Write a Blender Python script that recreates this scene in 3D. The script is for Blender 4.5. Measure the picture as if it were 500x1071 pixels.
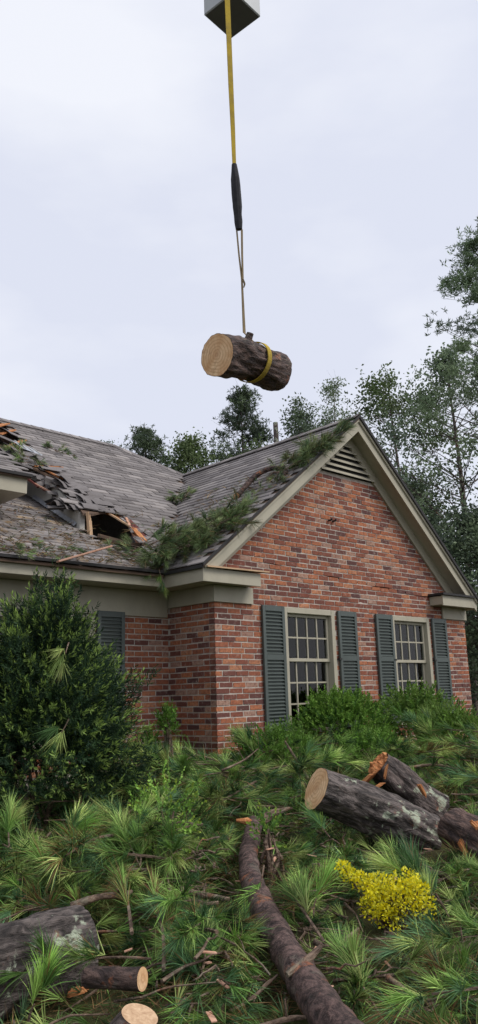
import bpy, bmesh, math, random
import numpy as np
from mathutils import Vector, Matrix, noise as mnoise

for o in list(bpy.data.objects): bpy.data.objects.remove(o)
scene = bpy.context.scene
COL = scene.collection
rad = math.radians
rng = np.random.default_rng(7)
random.seed(7)

# ------------------------------------------------------------------ camera
CAM = np.array([-6.271, -6.986, 1.60]); YAW, PIT, ROLL, FPX = rad(43.909), rad(13.124), rad(-1.725), 822.05
F0 = np.array([math.sin(YAW), math.cos(YAW), 0]); R0 = np.array([math.cos(YAW), -math.sin(YAW), 0]); U0 = np.array([0, 0, 1.0])
FW = F0*math.cos(PIT)+U0*math.sin(PIT); UP0 = U0*math.cos(PIT)-F0*math.sin(PIT)
XC = math.cos(ROLL)*R0+math.sin(ROLL)*UP0; YC = -math.sin(ROLL)*R0+math.cos(ROLL)*UP0
cam = bpy.data.cameras.new('camera'); camo = bpy.data.objects.new('camera', cam); COL.objects.link(camo)
camo.matrix_world = Matrix(((XC[0], YC[0], -FW[0], CAM[0]), (XC[1], YC[1], -FW[1], CAM[1]), (XC[2], YC[2], -FW[2], CAM[2]), (0, 0, 0, 1)))
cam.sensor_fit = 'VERTICAL'; cam.sensor_height = 24.0; cam.lens = FPX/1071*24.0
cam.clip_start = 0.05; cam.clip_end = 2000
scene.camera = camo
def at(u, v, d):
    """world point seen at photo position (u, v) and d metres ahead"""
    return CAM + d*(FW + (u-250)/FPX*XC - (v-535.5)/FPX*YC)
def px(P):
    D = np.asarray(P)-CAM
    z = D@FW
    return np.stack([250+FPX*(D@XC)/z, 535.5-FPX*(D@YC)/z, z], -1)

# ------------------------------------------------------------------ sky, sun, exposure
SUN_EL, SUN_AZ = rad(48), rad(152)     # azimuth clockwise from +y: light from the right front
world = bpy.data.worlds.new('World'); scene.world = world; world.use_nodes = True
nt = world.node_tree; nt.nodes.clear()
def N(t, typ, **kw):
    n = t.nodes.new(typ)
    for k, v in kw.items(): setattr(n, k, v)
    return n
sky = N(nt, 'ShaderNodeTexSky', sky_type='NISHITA', sun_disc=False, sun_elevation=SUN_EL, sun_rotation=SUN_AZ, air_density=1.0, dust_density=3.0, ozone_density=1.0)
tc = N(nt, 'ShaderNodeTexCoord'); mp = N(nt, 'ShaderNodeMapping'); mp.inputs['Scale'].default_value = (1.0, 1.0, 2.6)
nz = N(nt, 'ShaderNodeTexNoise'); nz.inputs['Scale'].default_value = 2.2; nz.inputs['Detail'].default_value = 5; nz.inputs['Roughness'].default_value = .5
cr = N(nt, 'ShaderNodeValToRGB')
cr.color_ramp.elements[0].position = .38; cr.color_ramp.elements[0].color = (4.7, 4.9, 5.65, 1)
cr.color_ramp.elements[1].position = .62; cr.color_ramp.elements[1].color = (5.7, 5.82, 6.25, 1)
mx = N(nt, 'ShaderNodeMixRGB'); mx.inputs[0].default_value = .93
bg = N(nt, 'ShaderNodeBackground'); bg.inputs['Strength'].default_value = .1
wo = N(nt, 'ShaderNodeOutputWorld')
nt.links.new(tc.outputs['Generated'], mp.inputs[0]); nt.links.new(mp.outputs[0], nz.inputs['Vector'])
nt.links.new(nz.outputs['Fac'], cr.inputs[0]); nt.links.new(sky.outputs[0], mx.inputs[1]); nt.links.new(cr.outputs[0], mx.inputs[2])
nt.links.new(mx.outputs[0], bg.inputs[0]); nt.links.new(bg.outputs[0], wo.inputs[0])
sl = bpy.data.lights.new('sun', 'SUN'); sl.energy = 1.5; sl.angle = rad(25); sl.color = (1.0, .965, .91)
so = bpy.data.objects.new('sun', sl); COL.objects.link(so); so.location = (0, -20, 30)
sd = Vector((math.sin(SUN_AZ)*math.cos(SUN_EL), math.cos(SUN_AZ)*math.cos(SUN_EL), math.sin(SUN_EL)))
so.rotation_euler = sd.to_track_quat('Z', 'Y').to_euler()
scene.render.engine = 'CYCLES'
scene.view_settings.view_transform = 'Standard'; scene.view_settings.look = 'None'
scene.view_settings.exposure = 0.72; scene.view_settings.gamma = 1.0; scene.view_settings.use_curve_mapping = False

# ------------------------------------------------------------------ materials
def new_mat(name):
    m = bpy.data.materials.new(name); m.use_nodes = True
    t = m.node_tree; t.nodes.clear()
    out = N(t, 'ShaderNodeOutputMaterial'); b = N(t, 'ShaderNodeBsdfPrincipled')
    t.links.new(b.outputs[0], out.inputs[0])
    return m, t, b, out
def ramp(t, src, stops, interp='LINEAR'):
    r = N(t, 'ShaderNodeValToRGB'); r.color_ramp.interpolation = interp
    e = r.color_ramp.elements
    while len(e) < len(stops): e.new(.5)
    for i, (p, c) in enumerate(stops):
        e[i].position = p; e[i].color = (*c, 1) if len(c) == 3 else c
    t.links.new(src, r.inputs[0]); return r.outputs[0]
def tnoise(t, scale, detail=4, rough=.55, vec=None, coord='Object', dist=0):
    n = N(t, 'ShaderNodeTexNoise'); n.inputs['Scale'].default_value = scale; n.inputs['Detail'].default_value = detail
    n.inputs['Roughness'].default_value = rough; n.inputs['Distortion'].default_value = dist
    if vec is None:
        c = N(t, 'ShaderNodeTexCoord'); vec = c.outputs[coord]
    t.links.new(vec, n.inputs['Vector']); return n.outputs['Fac']
def wpos(t, scale=(1, 1, 1)):
    g = N(t, 'ShaderNodeNewGeometry'); m = N(t, 'ShaderNodeMapping'); m.inputs['Scale'].default_value = scale
    t.links.new(g.outputs['Position'], m.inputs[0]); return m.outputs[0]
def opos(t, scale=(1, 1, 1)):
    g = N(t, 'ShaderNodeTexCoord'); m = N(t, 'ShaderNodeMapping'); m.inputs['Scale'].default_value = scale
    t.links.new(g.outputs['Object'], m.inputs[0]); return m.outputs[0]
def mix(t, fac, a, b, mode='MIX'):
    n = N(t, 'ShaderNodeMixRGB', blend_type=mode)
    for i, v in ((0, fac), (1, a), (2, b)):
        if isinstance(v, (int, float)): n.inputs[i].default_value = v
        elif isinstance(v, tuple): n.inputs[i].default_value = (*v, 1)
        else: t.links.new(v, n.inputs[i])
    return n.outputs[0]
def attr(t, name, out='Fac'):
    a = N(t, 'ShaderNodeAttribute'); a.attribute_name = name; return a.outputs[out]
def bump(t, b, h, strength=.4, dist=.01):
    n = N(t, 'ShaderNodeBump'); n.inputs['Strength'].default_value = strength; n.inputs['Distance'].default_value = dist
    t.links.new(h, n.inputs['Height']); t.links.new(n.outputs[0], b.inputs['Normal'])
def setp(b, rough=.8, spec=.3):
    b.inputs['Roughness'].default_value = rough; b.inputs['Specular IOR Level'].default_value = spec
M = {}
# brick
m, t, b, o_ = new_mat('brick'); w = wpos(t)
c = ramp(t, attr(t, 'rnd'), [(0, (.085, .042, .040)), (.13, (.12, .052, .045)), (.32, (.175, .062, .044)), (.55, (.30, .100, .054)), (.78, (.45, .165, .076)), (.93, (.49, .22, .115)), (1, (.36, .24, .19))])
c = mix(t, ramp(t, tnoise(t, 26, 4, .6, w), [(.42, (0, 0, 0)), (.70, (.75, .75, .75))]), c, (.12, .048, .040))
c = mix(t, ramp(t, tnoise(t, 19, 6, .75, w), [(.54, (0, 0, 0)), (.71, (.66, .66, .66))]), c, (.45, .38, .33))
c = mix(t, ramp(t, tnoise(t, 1.1, 3, .5, w), [(.35, (0, 0, 0)), (.75, (.45, .45, .45))]), c, (.16, .065, .05))
t.links.new(c, b.inputs['Base Color']); setp(b, .92, .2); bump(t, b, tnoise(t, 60, 4, .7, w), .6, .006); M['brick'] = m
# mortar
m, t, b, o_ = new_mat('mortar'); w = wpos(t)
c = ramp(t, tnoise(t, 9, 5, .6, w), [(.3, (.36, .31, .27)), (.7, (.56, .51, .45))])
t.links.new(c, b.inputs['Base Color']); setp(b, .95, .1); bump(t, b, tnoise(t, 90, 3, .6, w), .5, .004); M['mortar'] = m
def paint(name, col, dirt, amt=.35, rough=.55, spec=.4):
    m, t, b, o_ = new_mat(name); w = wpos(t, (1, 1, .35))
    c = mix(t, ramp(t, tnoise(t, 5, 6, .65, w), [(.42, (0, 0, 0)), (.8, (amt, amt, amt))]), col, dirt)
    c = mix(t, ramp(t, tnoise(t, 45, 3, .6, wpos(t)), [(.6, (0, 0, 0)), (.85, (amt, amt, amt))]), c, dirt)
    t.links.new(c, b.inputs['Base Color']); setp(b, rough, spec); bump(t, b, tnoise(t, 40, 3, .5, wpos(t)), .12, .004); M[name] = m
paint('trim', (.385, .355, .275), (.20, .18, .135))
paint('shutter_paint', (.072, .088, .082), (.045, .052, .045), .4, .45, .45)
paint('stucco', (.50, .49, .46), (.30, .28, .25), .5, .9, .1)
paint('steel', (.40, .42, .43), (.25, .25, .24), .3, .45, .5)
paint('dark_steel', (.13, .135, .14), (.08, .08, .08), .3, .6, .3)
paint('flashing', (.36, .38, .42), (.16, .16, .18), .6, .4, .5)
paint('drip_edge', (.025, .024, .025), (.05, .045, .04), .5, .7, .3)
paint('fence_wood', (.24, .21, .17), (.12, .11, .09), .5, .9, .1)
# shingle
def shingle_mat(name, extra):
    m, t, b, o_ = new_mat(name); w = wpos(t)
    c = ramp(t, attr(t, 'rnd'), [(0, (.10, .090, .090)), (.3, (.160, .146, .146)), (.7, (.22, .202, .199)), (1, (.30, .273, .262))])
    c = mix(t, ramp(t, tnoise(t, 140, 2, .7, w), [(.35, (0, 0, 0)), (.7, (.55, .55, .55))]), c, (.245, .226, .222))
    c = mix(t, ramp(t, tnoise(t, .9, 4, .6, w), [(.45, (0, 0, 0)), (.75, (.5, .5, .5))]), c, (.10, .088, .082))
    if extra:
        c = mix(t, ramp(t, tnoise(t, 2.1, 5, .7, w), [(.48, (0, 0, 0)), (.66, (.5, .5, .5))]), c, (.19, .145, .10))
        c = mix(t, ramp(t, tnoise(t, 1.6, 6, .75, wpos(t, (1, 1.4, 1))), [(.57, (0, 0, 0)), (.66, (.75, .75, .75))]), c, (.42, .29, .15))
    t.links.new(c, b.inputs['Base Color']); setp(b, .93, .15); bump(t, b, tnoise(t, 220, 2, .6, w), .5, .004); M[name] = m
shingle_mat('shingle', False); shingle_mat('shingle_littered', True)
# raw and old wood
def wood_mat(name, stops, sc=(3, 30, 30), rough=.8):
    m, t, b, o_ = new_mat(name); w = opos(t, sc)
    c = ramp(t, tnoise(t, 1.5, 5, .65, w, dist=.6), stops)
    t.links.new(c, b.inputs['Base Color']); setp(b, rough, .2); bump(t, b, tnoise(t, 2.5, 4, .6, w), .5, .006); M[name] = m
wood_mat('raw_wood', [(.3, (.20, .075, .03)), (.52, (.42, .17, .065)), (.72, (.60, .33, .15))])
wood_mat('pale_wood', [(.3, (.36, .22, .13)), (.6, (.55, .38, .24)), (.8, (.62, .47, .33))])
wood_mat('old_wood', [(.3, (.05, .035, .027)), (.6, (.13, .085, .06)), (.85, (.24, .15, .10))])
wood_mat('red_board', [(.3, (.07, .022, .02)), (.7, (.16, .05, .04))])
wood_mat('plank_wood', [(.3, (.44, .22, .14)), (.6, (.60, .36, .26)), (.8, (.68, .47, .37))])
# cut face with rings
m, t, b, o_ = new_mat('cut_wood')
v = opos(t); ln = N(t, 'ShaderNodeVectorMath', operation='LENGTH'); t.links.new(v, ln.inputs[0])
nn = tnoise(t, 7, 3, .6, v); ma = N(t, 'ShaderNodeMath', operation='MULTIPLY_ADD'); ma.inputs[1].default_value = .05
t.links.new(nn, ma.inputs[0]); t.links.new(ln.outputs['Value'], ma.inputs[2])
mu = N(t, 'ShaderNodeMath', operation='MULTIPLY'); mu.inputs[1].default_value = 190; t.links.new(ma.outputs[0], mu.inputs[0])
sn = N(t, 'ShaderNodeMath', operation='SINE'); t.links.new(mu.outputs[0], sn.inputs[0])
base = ramp(t, tnoise(t, 6, 4, .6, v), [(.32, (.54, .30, .14)), (.68, (.82, .59, .36))])
c = mix(t, ramp(t, sn.outputs[0], [(.2, (.0, .0, .0)), (1, (.5, .5, .5))]), base, (.42, .22, .10))
c = mix(t, ramp(t, tnoise(t, 9, 5, .7, v), [(.55, (0, 0, 0)), (.72, (.7, .7, .7))]), c, (.34, .17, .08))
c = mix(t, ramp(t, tnoise(t, 1.2, 4, .6, opos(t, (1, 60, 6))), [(.5, (0, 0, 0)), (.7, (.35, .35, .35))]), c, (.40, .23, .12))
c = mix(t, ramp(t, ln.outputs['Value'], [(.0, (.35, .35, .35)), (.07, (0, 0, 0))]), c, (.36, .17, .08))
t.links.new(c, b.inputs['Base Color']); setp(b, .75, .25); bump(t, b, tnoise(t, 60, 3, .6, v), .4, .004); M['cut_wood'] = m
# bark
def bark_mat(name, a, bb, orange, lichen, sx=.28):
    m, t, b, o_ = new_mat(name); v = opos(t, (1, 1, 1)); vs = opos(t, (sx, 1, 1))
    h1 = tnoise(t, 13, 8, .62, vs, dist=1.2); h2 = tnoise(t, 30, 6, .6, opos(t, (min(1, sx*1.6), 1, 1)), dist=.6)
    hh = mix(t, .4, h1, h2)
    c = ramp(t, hh, [(.36, tuple(x*.30 for x in a)), (.46, a), (.56, bb), (.70, tuple(min(1, x*1.35) for x in bb))])
    c = mix(t, ramp(t, tnoise(t, 5, 5, .65, v), [(.60, (0, 0, 0)), (.67, (orange, orange, orange))]), c, (.34, .12, .055))
    lf = mix(t, 1.0, ramp(t, tnoise(t, 5.2, 6, .62, v, dist=.5), [(.57, (0, 0, 0)), (.61, (lichen, lichen, lichen))]), ramp(t, h2, [(.38, (.2, .2, .2)), (.5, (1, 1, 1))]), 'MULTIPLY')
    c = mix(t, lf, c, (.36, .40, .30))
    t.links.new(c, b.inputs['Base Color']); setp(b, .7, .35)
    bump(t, b, hh, 1.0, .06); M[name] = m
bark_mat('bark', (.042, .031, .028), (.125, .095, .085), .6, .9)
bark_mat('bark_red', (.040, .025, .022), (.120, .075, .062), .85, .12)
bark_mat('bark_lichen', (.040, .032, .029), (.130, .106, .097), .4, 1.0)
bark_mat('bark_limb', (.055, .034, .031), (.135, .085, .075), .85, .1, 1.0)
bark_mat('twig', (.10, .065, .045), (.20, .14, .10), .5, .2)
# foliage: colour of each needle or leaf is carried by the mesh
def fol_mat(name, rough=.5, spec=.35, trans=.25):
    m, t, b, out = new_mat(name); c = attr(t, 'col', 'Color')
    t.links.new(c, b.inputs['Base Color']); setp(b, rough, spec)
    tr = N(t, 'ShaderNodeBsdfTranslucent'); ms = N(t, 'ShaderNodeMixShader'); ms.inputs[0].default_value = trans
    t.links.new(c, tr.inputs[0]); t.links.new(b.outputs[0], ms.inputs[1]); t.links.new(tr.outputs[0], ms.inputs[2]); t.links.new(ms.outputs[0], out.inputs[0]); M[name] = m
fol_mat('needles', .5, .16, .15); fol_mat('leaves', .5, .15, .3)
# webbing, sleeve
def web(name, a, bcol, stripe=0):
    m, t, b, o_ = new_mat(name)
    c = mix(t, ramp(t, tnoise(t, 6, 5, .7, wpos(t)), [(.4, (0, 0, 0)), (.7, (.8, .8, .8))]), a, bcol)
    t.links.new(c, b.inputs['Base Color']); setp(b, .85, .2); bump(t, b, tnoise(t, 160, 2, .5, wpos(t)), .4, .003); M[name] = m
web('yellow_webbing', (.42, .30, .035), (.22, .16, .045)); web('worn_webbing', (.25, .19, .11), (.13, .10, .065)); web('black_sleeve', (.028, .028, .033), (.05, .05, .055))
# glass and dark room
m, t, b, out = new_mat('glass'); tr = N(t, 'ShaderNodeBsdfTransparent'); tr.inputs[0].default_value = (.75, .8, .8, 1)
gl = N(t, 'ShaderNodeBsdfGlossy'); gl.inputs['Roughness'].default_value = .02; fr = N(t, 'ShaderNodeFresnel'); fr.inputs[0].default_value = 1.5
bp = N(t, 'ShaderNodeBump'); bp.inputs['Strength'].default_value = .08; bp.inputs['Distance'].default_value = .02; t.links.new(tnoise(t, 3, 2, .5, wpos(t)), bp.inputs['Height']); t.links.new(bp.outputs[0], gl.inputs['Normal'])
ms = N(t, 'ShaderNodeMixShader'); t.links.new(fr.outputs[0], ms.inputs[0]); t.links.new(tr.outputs[0], ms.inputs[1]); t.links.new(gl.outputs[0], ms.inputs[2]); t.links.new(ms.outputs[0], out.inputs[0]); M['glass'] = m
paint('room_wall', (.10, .095, .09), (.06, .055, .05), .4, .9, .1)
paint('curtain', (.42, .40, .37), (.3, .28, .25), .3, .9, .1)
# ground
m, t, b, o_ = new_mat('ground'); w = wpos(t)
c = ramp(t, tnoise(t, .8, 6, .65, w), [(.3, (.035, .027, .019)), (.48, (.05, .045, .022)), (.62, (.075, .085, .03)), (.8, (.12, .12, .05))])
c = mix(t, ramp(t, tnoise(t, 25, 4, .7, w), [(.4, (0, 0, 0)), (.7, (.6, .6, .6))]), c, (.05, .045, .022))
t.links.new(c, b.inputs['Base Color']); setp(b, .95, .1); bump(t, b, tnoise(t, 30, 5, .7, w), .8, .03); M['ground'] = m

# ------------------------------------------------------------------ helpers
def tag(o, label=None, cat=None, group=None, kind=None):
    if label: o['label'] = label
    if cat: o['category'] = cat
    if group: o['group'] = group
    if kind: o['kind'] = kind
    return o
def empty(name, loc=(0, 0, 0), parent=None, mw=None):
    o = bpy.data.objects.new(name, None); COL.objects.link(o); o.empty_display_size = .1
    if mw is not None: o.matrix_world = mw
    else: o.location = loc
    if parent: o.parent = parent
    return o
def link(name, me, mat, parent=None, mw=None, smooth=False):
    o = bpy.data.objects.new(name, me); COL.objects.link(o)
    if mat and not me.materials: me.materials.append(M[mat])
    if mw is not None: o.matrix_basis = mw
    if parent: o.parent = parent
    if smooth: me.polygons.foreach_set('use_smooth', [True]*len(me.polygons))
    return o
class MB:
    def __init__(s): s.v = []; s.f = []; s.r = []
    def box(s, lo, hi, rnd=.5, jit=0):
        (x0, y0, z0), (x1, y1, z1) = lo, hi
        n = len(s.v); P = [(x0, y0, z0), (x1, y0, z0), (x1, y1, z0), (x0, y1, z0), (x0, y0, z1), (x1, y0, z1), (x1, y1, z1), (x0, y1, z1)]
        if jit: P = [tuple(c+random.uniform(-jit, jit) for c in q) for q in P]
        s.v += P; s.r += [rnd]*8
        s.f += [tuple(n+i for i in q) for q in ((0, 3, 2, 1), (4, 5, 6, 7), (0, 1, 5, 4), (1, 2, 6, 5), (2, 3, 7, 6), (3, 0, 4, 7))]; return s
    def hexa(s, P, rnd=.5):
        n = len(s.v); s.v += [tuple(map(float, q)) for q in P]; s.r += [rnd]*8
        s.f += [tuple(n+i for i in q) for q in ((0, 3, 2, 1), (4, 5, 6, 7), (0, 1, 5, 4), (1, 2, 6, 5), (2, 3, 7, 6), (3, 0, 4, 7))]; return s
    def bar(s, a, b_, w, h, up=(0, 0, 1), rnd=.5):
        a = Vector(a); b_ = Vector(b_); d = (b_-a).normalized(); sd_ = d.cross(Vector(up))
        if sd_.length < 1e-4: sd_ = d.cross(Vector((1, 0, 0)))
        sd_.normalize(); u = sd_.cross(d)
        P = []
        for q in (a, b_):
            for i, j in ((-1, -1), (1, -1), (1, 1), (-1, 1)): P.append(q+sd_*(i*w/2)+u*(j*h/2))
        return s.hexa([P[0], P[1], P[5], P[4], P[3], P[2], P[6], P[7]], rnd)
    def prism(s, poly, off, rnd=.5):
        """closed slab: polygon of 3-D points pushed by off"""
        n = len(s.v); k = len(poly); off = np.array(off, float)
        s.v += [tuple(map(float, q)) for q in poly]+[tuple(np.array(q, float)+off) for q in poly]; s.r += [rnd]*(2*k)
        s.f += [tuple(range(n, n+k)), tuple(range(n+2*k-1, n+k-1, -1))]
        s.f += [(n+i, n+k+i, n+k+(i+1) % k, n+(i+1) % k) for i in range(k)]; return s
    def tube(s, pts, radii, k=8, rnd=.5, cap=True, wob=0):
        pts = [Vector(q) for q in pts]; n = len(s.v); ref = None
        for i, q in enumerate(pts):
            d = (pts[min(i+1, len(pts)-1)]-pts[max(i-1, 0)]).normalized()
            if ref is None:
                ref = d.cross(Vector((0, 0, 1)));
                if ref.length < .05: ref = d.cross(Vector((1, 0, 0)))
            ref = (ref-d*ref.dot(d)).normalized(); e2 = d.cross(ref)
            for j in range(k):
                a = 2*math.pi*j/k; r = radii[i]*(1+(random.uniform(-wob, wob) if wob else 0))
                s.v.append(tuple(q+ref*(math.cos(a)*r)+e2*(math.sin(a)*r))); s.r.append(rnd)
        for i in range(len(pts)-1):
            for j in range(k):
                a = n+i*k+j; b2 = n+i*k+(j+1) % k; s.f.append((a, b2, b2+k, a+k))
        if cap:
            s.f.append(tuple(n+j for j in reversed(range(k)))); e = n+(len(pts)-1)*k; s.f.append(tuple(e+j for j in range(k)))
        return s
    def mesh(s, name):
        me = bpy.data.meshes.new(name); me.from_pydata(s.v, [], s.f); 
        a = me.attributes.new('rnd', 'FLOAT', 'POINT'); a.data.foreach_set('value', np.array(s.r, np.float32))
        bm = bmesh.new(); bm.from_mesh(me); bmesh.ops.recalc_face_normals(bm, faces=bm.faces[:]); bm.to_mesh(me); bm.free()
        return me
    def build(s, name, mat, parent=None, smooth=False, bev=0):
        me = s.mesh(name)
        if bev:
            bm = bmesh.new(); bm.from_mesh(me); bmesh.ops.bevel(bm, geom=bm.edges[:], offset=bev, segments=1, affect='EDGES', clamp_overlap=True); bm.to_mesh(me); bm.free()
        return link(name, me, mat, parent, smooth=smooth)
def big_mesh(name, V, faces_tmpl, nper, C=None, mat=None, parent=None):
    """V (n,k,3): n alike pieces of k vertices, faces_tmpl: list of index tuples, C (n,3) colours"""
    n, k, _ = V.shape
    me = bpy.data.meshes.new(name)
    me.vertices.add(n*k); me.vertices.foreach_set('co', V.reshape(-1).astype(np.float32))
    off = (np.arange(n)*k)[:, None]
    loops, starts, tot, s0 = [], [], [], 0
    L = np.concatenate([off+np.array(f)[None, :] for f in faces_tmpl], 1)
    sizes = [len(f) for f in faces_tmpl]; per = sum(sizes)
    st = (np.arange(n)*per)[:, None]+np.cumsum([0]+sizes[:-1])[None, :]
    me.loops.add(L.size); me.loops.foreach_set('vertex_index', L.reshape(-1).astype(np.int32))
    me.polygons.add(st.size); me.polygons.foreach_set('loop_start', st.reshape(-1).astype(np.int32))
    if C is not None:
        a = me.attributes.new('col', 'FLOAT_COLOR', 'POINT')
        cc = np.ones((n*k, 4), np.float32); cc[:, :3] = np.repeat(C, k, 0); a.data.foreach_set('color', cc.reshape(-1))
    me.update(calc_edges=True); me.validate()
    return link(name, me, mat, parent) if mat else me
def unit(v): return v/np.maximum(np.linalg.norm(v, axis=-1, keepdims=True), 1e-9)

# ground height and the debris surface over it
def gz(x, y):
    d = (np.asarray(x)-CAM[0])*F0[0]+(np.asarray(y)-CAM[1])*F0[1]
    return np.interp(d, [-4, 2.5, 4.0, 6.0, 7.5, 9.2, 10], [-.1, .0, .05, .17, .32, .66, .72])
def hz(x, y):
    x = np.asarray(x); y = np.asarray(y)
    h = gz(x, y)+.08+.06*np.sin(x*2.9+1.1)*np.cos(y*2.6)+.06*np.sin(x*1.3-y*1.7+.5)
    for (u, v, d, a, r_) in ((275, 800, 8.0, .12, .6), (190, 830, 7.2, .16, .6), (140, 870, 6.0, .18, .5), (60, 890, 5.6, .14, .5), (30, 850, 6.6, .16, .6), (470, 960, 5.2, .10, .5)):
        q = at(u, v, d); h = h+a*np.exp(-((x-q[0])**2+(y-q[1])**2)/(r_*r_))
    return h

# ------------------------------------------------------------------ ground
gx = np.concatenate([[-600, -250, -100, -50], np.arange(-26, 27, 1.0), [50, 100, 250, 600]])
GX, GY = np.meshgrid(gx, gx, indexing='ij'); n1 = len(gx)
GZ = gz(GX, GY)+np.where((abs(GX) < 40) & (abs(GY) < 40), .02*np.sin(GX*1.7)*np.cos(GY*2.1), 0)
me = bpy.data.meshes.new('ground')
me.from_pydata(np.stack([GX, GY, GZ], -1).reshape(-1, 3).tolist(), [], [(i*n1+j, (i+1)*n1+j, (i+1)*n1+j+1, i*n1+j+1) for i in range(n1-1) for j in range(n1-1)])
tag(link('ground', me, 'ground', smooth=True), kind='structure')

# ================================================================== HOUSE
W, ZF, D, ZT, ZB = 5.62, 2.703, .885, 2.70, 1.139
RX, RZ = 2.72, 5.585                       # wing ridge
house = empty('brick_house', (0, 0, .6))
tag(house, 'single storey red brick house with torn grey shingle roof and tan trim', 'house')
HOFF = Matrix.Translation((0, 0, -.6))
def hp(o):                                  # children of the house keep world coordinates
    o.parent = house; o.matrix_parent_inverse = HOFF.copy(); return o
def part(name, mb, mat, bev=0, smooth=False): return hp(mb.build(name, mat, None, smooth, bev))
wins = [(1.188, 2.215), (3.539, 4.545)]     # openings of the gable wall
def roofL(x): return RZ-.80*(RX-x)
def roofR(x): return RZ-.875*(x-RX)
# ---- walls: mortar backing with openings
def wall_cells(x0, x1, z0, z1, holes, top=None):
    """rectangles of a wall minus holes"""
    xs = sorted(set([x0, x1]+[h for q in holes for h in (q[0], q[1])])); zs = sorted(set([z0, z1]+[h for q in holes for h in (q[2], q[3])]))
    for i in range(len(xs)-1):
        for j in range(len(zs)-1):
            cx, cz = (xs[i]+xs[i+1])/2, (zs[j]+zs[j+1])/2
            if not any(h[0] < cx < h[1] and h[2] < cz < h[3] for h in holes): yield xs[i], xs[i+1], zs[j], zs[j+1]
ZG0 = .55
gholes = [(a, b_, ZB+.02, ZT) for a, b_ in wins]
mb = MB()
for a, b_, c0, c1 in wall_cells(0, W, ZG0, 3.0, gholes): mb.box((max(a,.012), .005, c0), (b_, .22, c1))
mb.prism([(.012, .005, 3.0), (W, .005, 3.0), (W, .005, roofR(W)-.1), (RX, .005, RZ-.1), (.012, .005, roofL(0)-.1)], (0, .2, 0))
gable_wall = part('gable_wall', mb, 'mortar')
mb = MB().box((.005, .221, ZG0), (.22, D+.2, 3.0)).box((.0051, .03, ZG0), (.0119, .221, 3.0)); side_wall = part('side_wall', mb, 'mortar')
mwin = (-2.62, -1.10, 1.139, 2.572)
mb = MB()
for a, b_, c0, c1 in wall_cells(-6, .011, ZG0, 3.0, [mwin]): mb.box((a, D+.005, c0), (min(b_,.004), D+.22, c1))
main_wall = part('main_wall', mb, 'mortar')
mb = MB().box((W-.2, .221, ZG0), (W-.012, 8.5, 3.0)); part('right_wall', mb, 'mortar')
mb = MB().box((-6, 8.52, ZG0), (W-.012, 8.72, 3.0)); part('rear_wall', mb, 'mortar')
part('attic_floor', MB().box((-6, D+.23, 2.84), (W-.21, 8.5, 2.9)).box((.23, .23, 2.84), (W-.21, D+.229, 2.9)), 'old_wood')
# ---- bricks
BL, BH, J = .2000, .0677, .0145
bricks = []      # (wall, lo, hi)
def interval_minus(a, b_, cuts):
    seg = [(a, b_)]
    for c0, c1 in cuts:
        seg = [q for s0, s1 in seg for q in ((s0, min(s1, c0)), (max(s0, c1), s1)) if q[1]-q[0] > .03]
    return seg
def courses(z0, z1):
    k = 0; z = ZF
    out = []
    for k in range(-40, 45):
        zz = ZF+k*BH
        if zz >= z0-1e-6 and zz+BH <= z1+1e-6: out.append((k, zz))
    return out
for k, z in courses(.75, 5.3):
    a, b_ = 0.0, W
    if z > 2.95:
        a = max(0, RX-(RZ-.16-z-BH)/.80); b_ = min(W, RX+(RZ-.16-z-BH)/.875)
    if b_-a < .2: continue
    if z > 4.66: break
    cuts = [(h[0]-.004, h[1]+.004) for h in gholes if h[2] < z+BH*.7 and h[3] > z+BH*.3]
    for s0, s1 in interval_minus(a, b_, cuts):
        off = (BL+J)/2 if k % 2 else 0
        if k % 6 == 3: off = (BL+J)*.25
        i0 = math.floor((s0-off)/(BL+J))
        x = i0*(BL+J)+off
        while x < s1:
            lo, hi = max(x+J/2, s0), min(x+BL+J/2, s1)
            if lo < .03: lo = 0
            if W-hi < .03: hi = W
            if hi-lo > .035: bricks.append(('g', (lo, 0, z+J/2), (hi, .1, z+BH-J/2)))
            x += BL+J
for k, z in courses(.75, 2.72):
    y = .005+((BL+J)/2 if k % 2 == 0 else 0)
    ys = [(.104, y)] if y > .15 else []
    yy = y if y > .15 else .104
    segs = []; yy = .104
    if k % 2: segs = [(.104, .104+(BL+J)/2)]; yy = .104+(BL+J)/2
    while yy < D:
        segs.append((yy, min(yy+BL+J, D))); yy += BL+J
    for s0, s1 in segs:
        if s1-s0 > .04: bricks.append(('s', (0, s0+J/2, z+J/2), (.1, s1-J/2+(J/2 if s1 == D else 0), z+BH-J/2)))
    off = (BL+J)/2 if k % 2 else 0
    x = -2.9+off
    for s0, s1 in interval_minus(-5.9, -.001, [(mwin[0]-.004, mwin[1]+.004)] if mwin[2] < z+BH/2 < mwin[3] else []):
        x = -6.2+off
        while x < s1:
            hi = min(x+BL, s1); lx = max(x, s0)
            if hi-lx > .03: bricks.append(('m', (lx, D, z+J/2), (hi, D+.1, z+BH-J/2)))
            x += BL+J
def brick_rnd(): return float(np.clip(random.gauss(.54, .28), 0, .98)) if random.random() > .03 else random.choice([.02, .99, .97])
scored = []
for i, (wl, lo, hi) in enumerate(bricks):
    cen = (np.array(lo)+np.array(hi))/2
    u, v, dd = px(cen)
    L = (hi[1]-lo[1])*.75 if wl == 's' else (hi[0]-lo[0])*.7
    vis = 0 < u < 500 and 600 < v < 792 and dd > 0 and not (wl == 'm' and u < 132)
    if wl == 'g' and 0 < u < 500 and 430 < v < 785: vis = True
    scored.append((-(L*FPX/dd) if vis else 0, i))
top300 = set(i for s, i in sorted(scored)[:300])
variants = []
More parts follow.
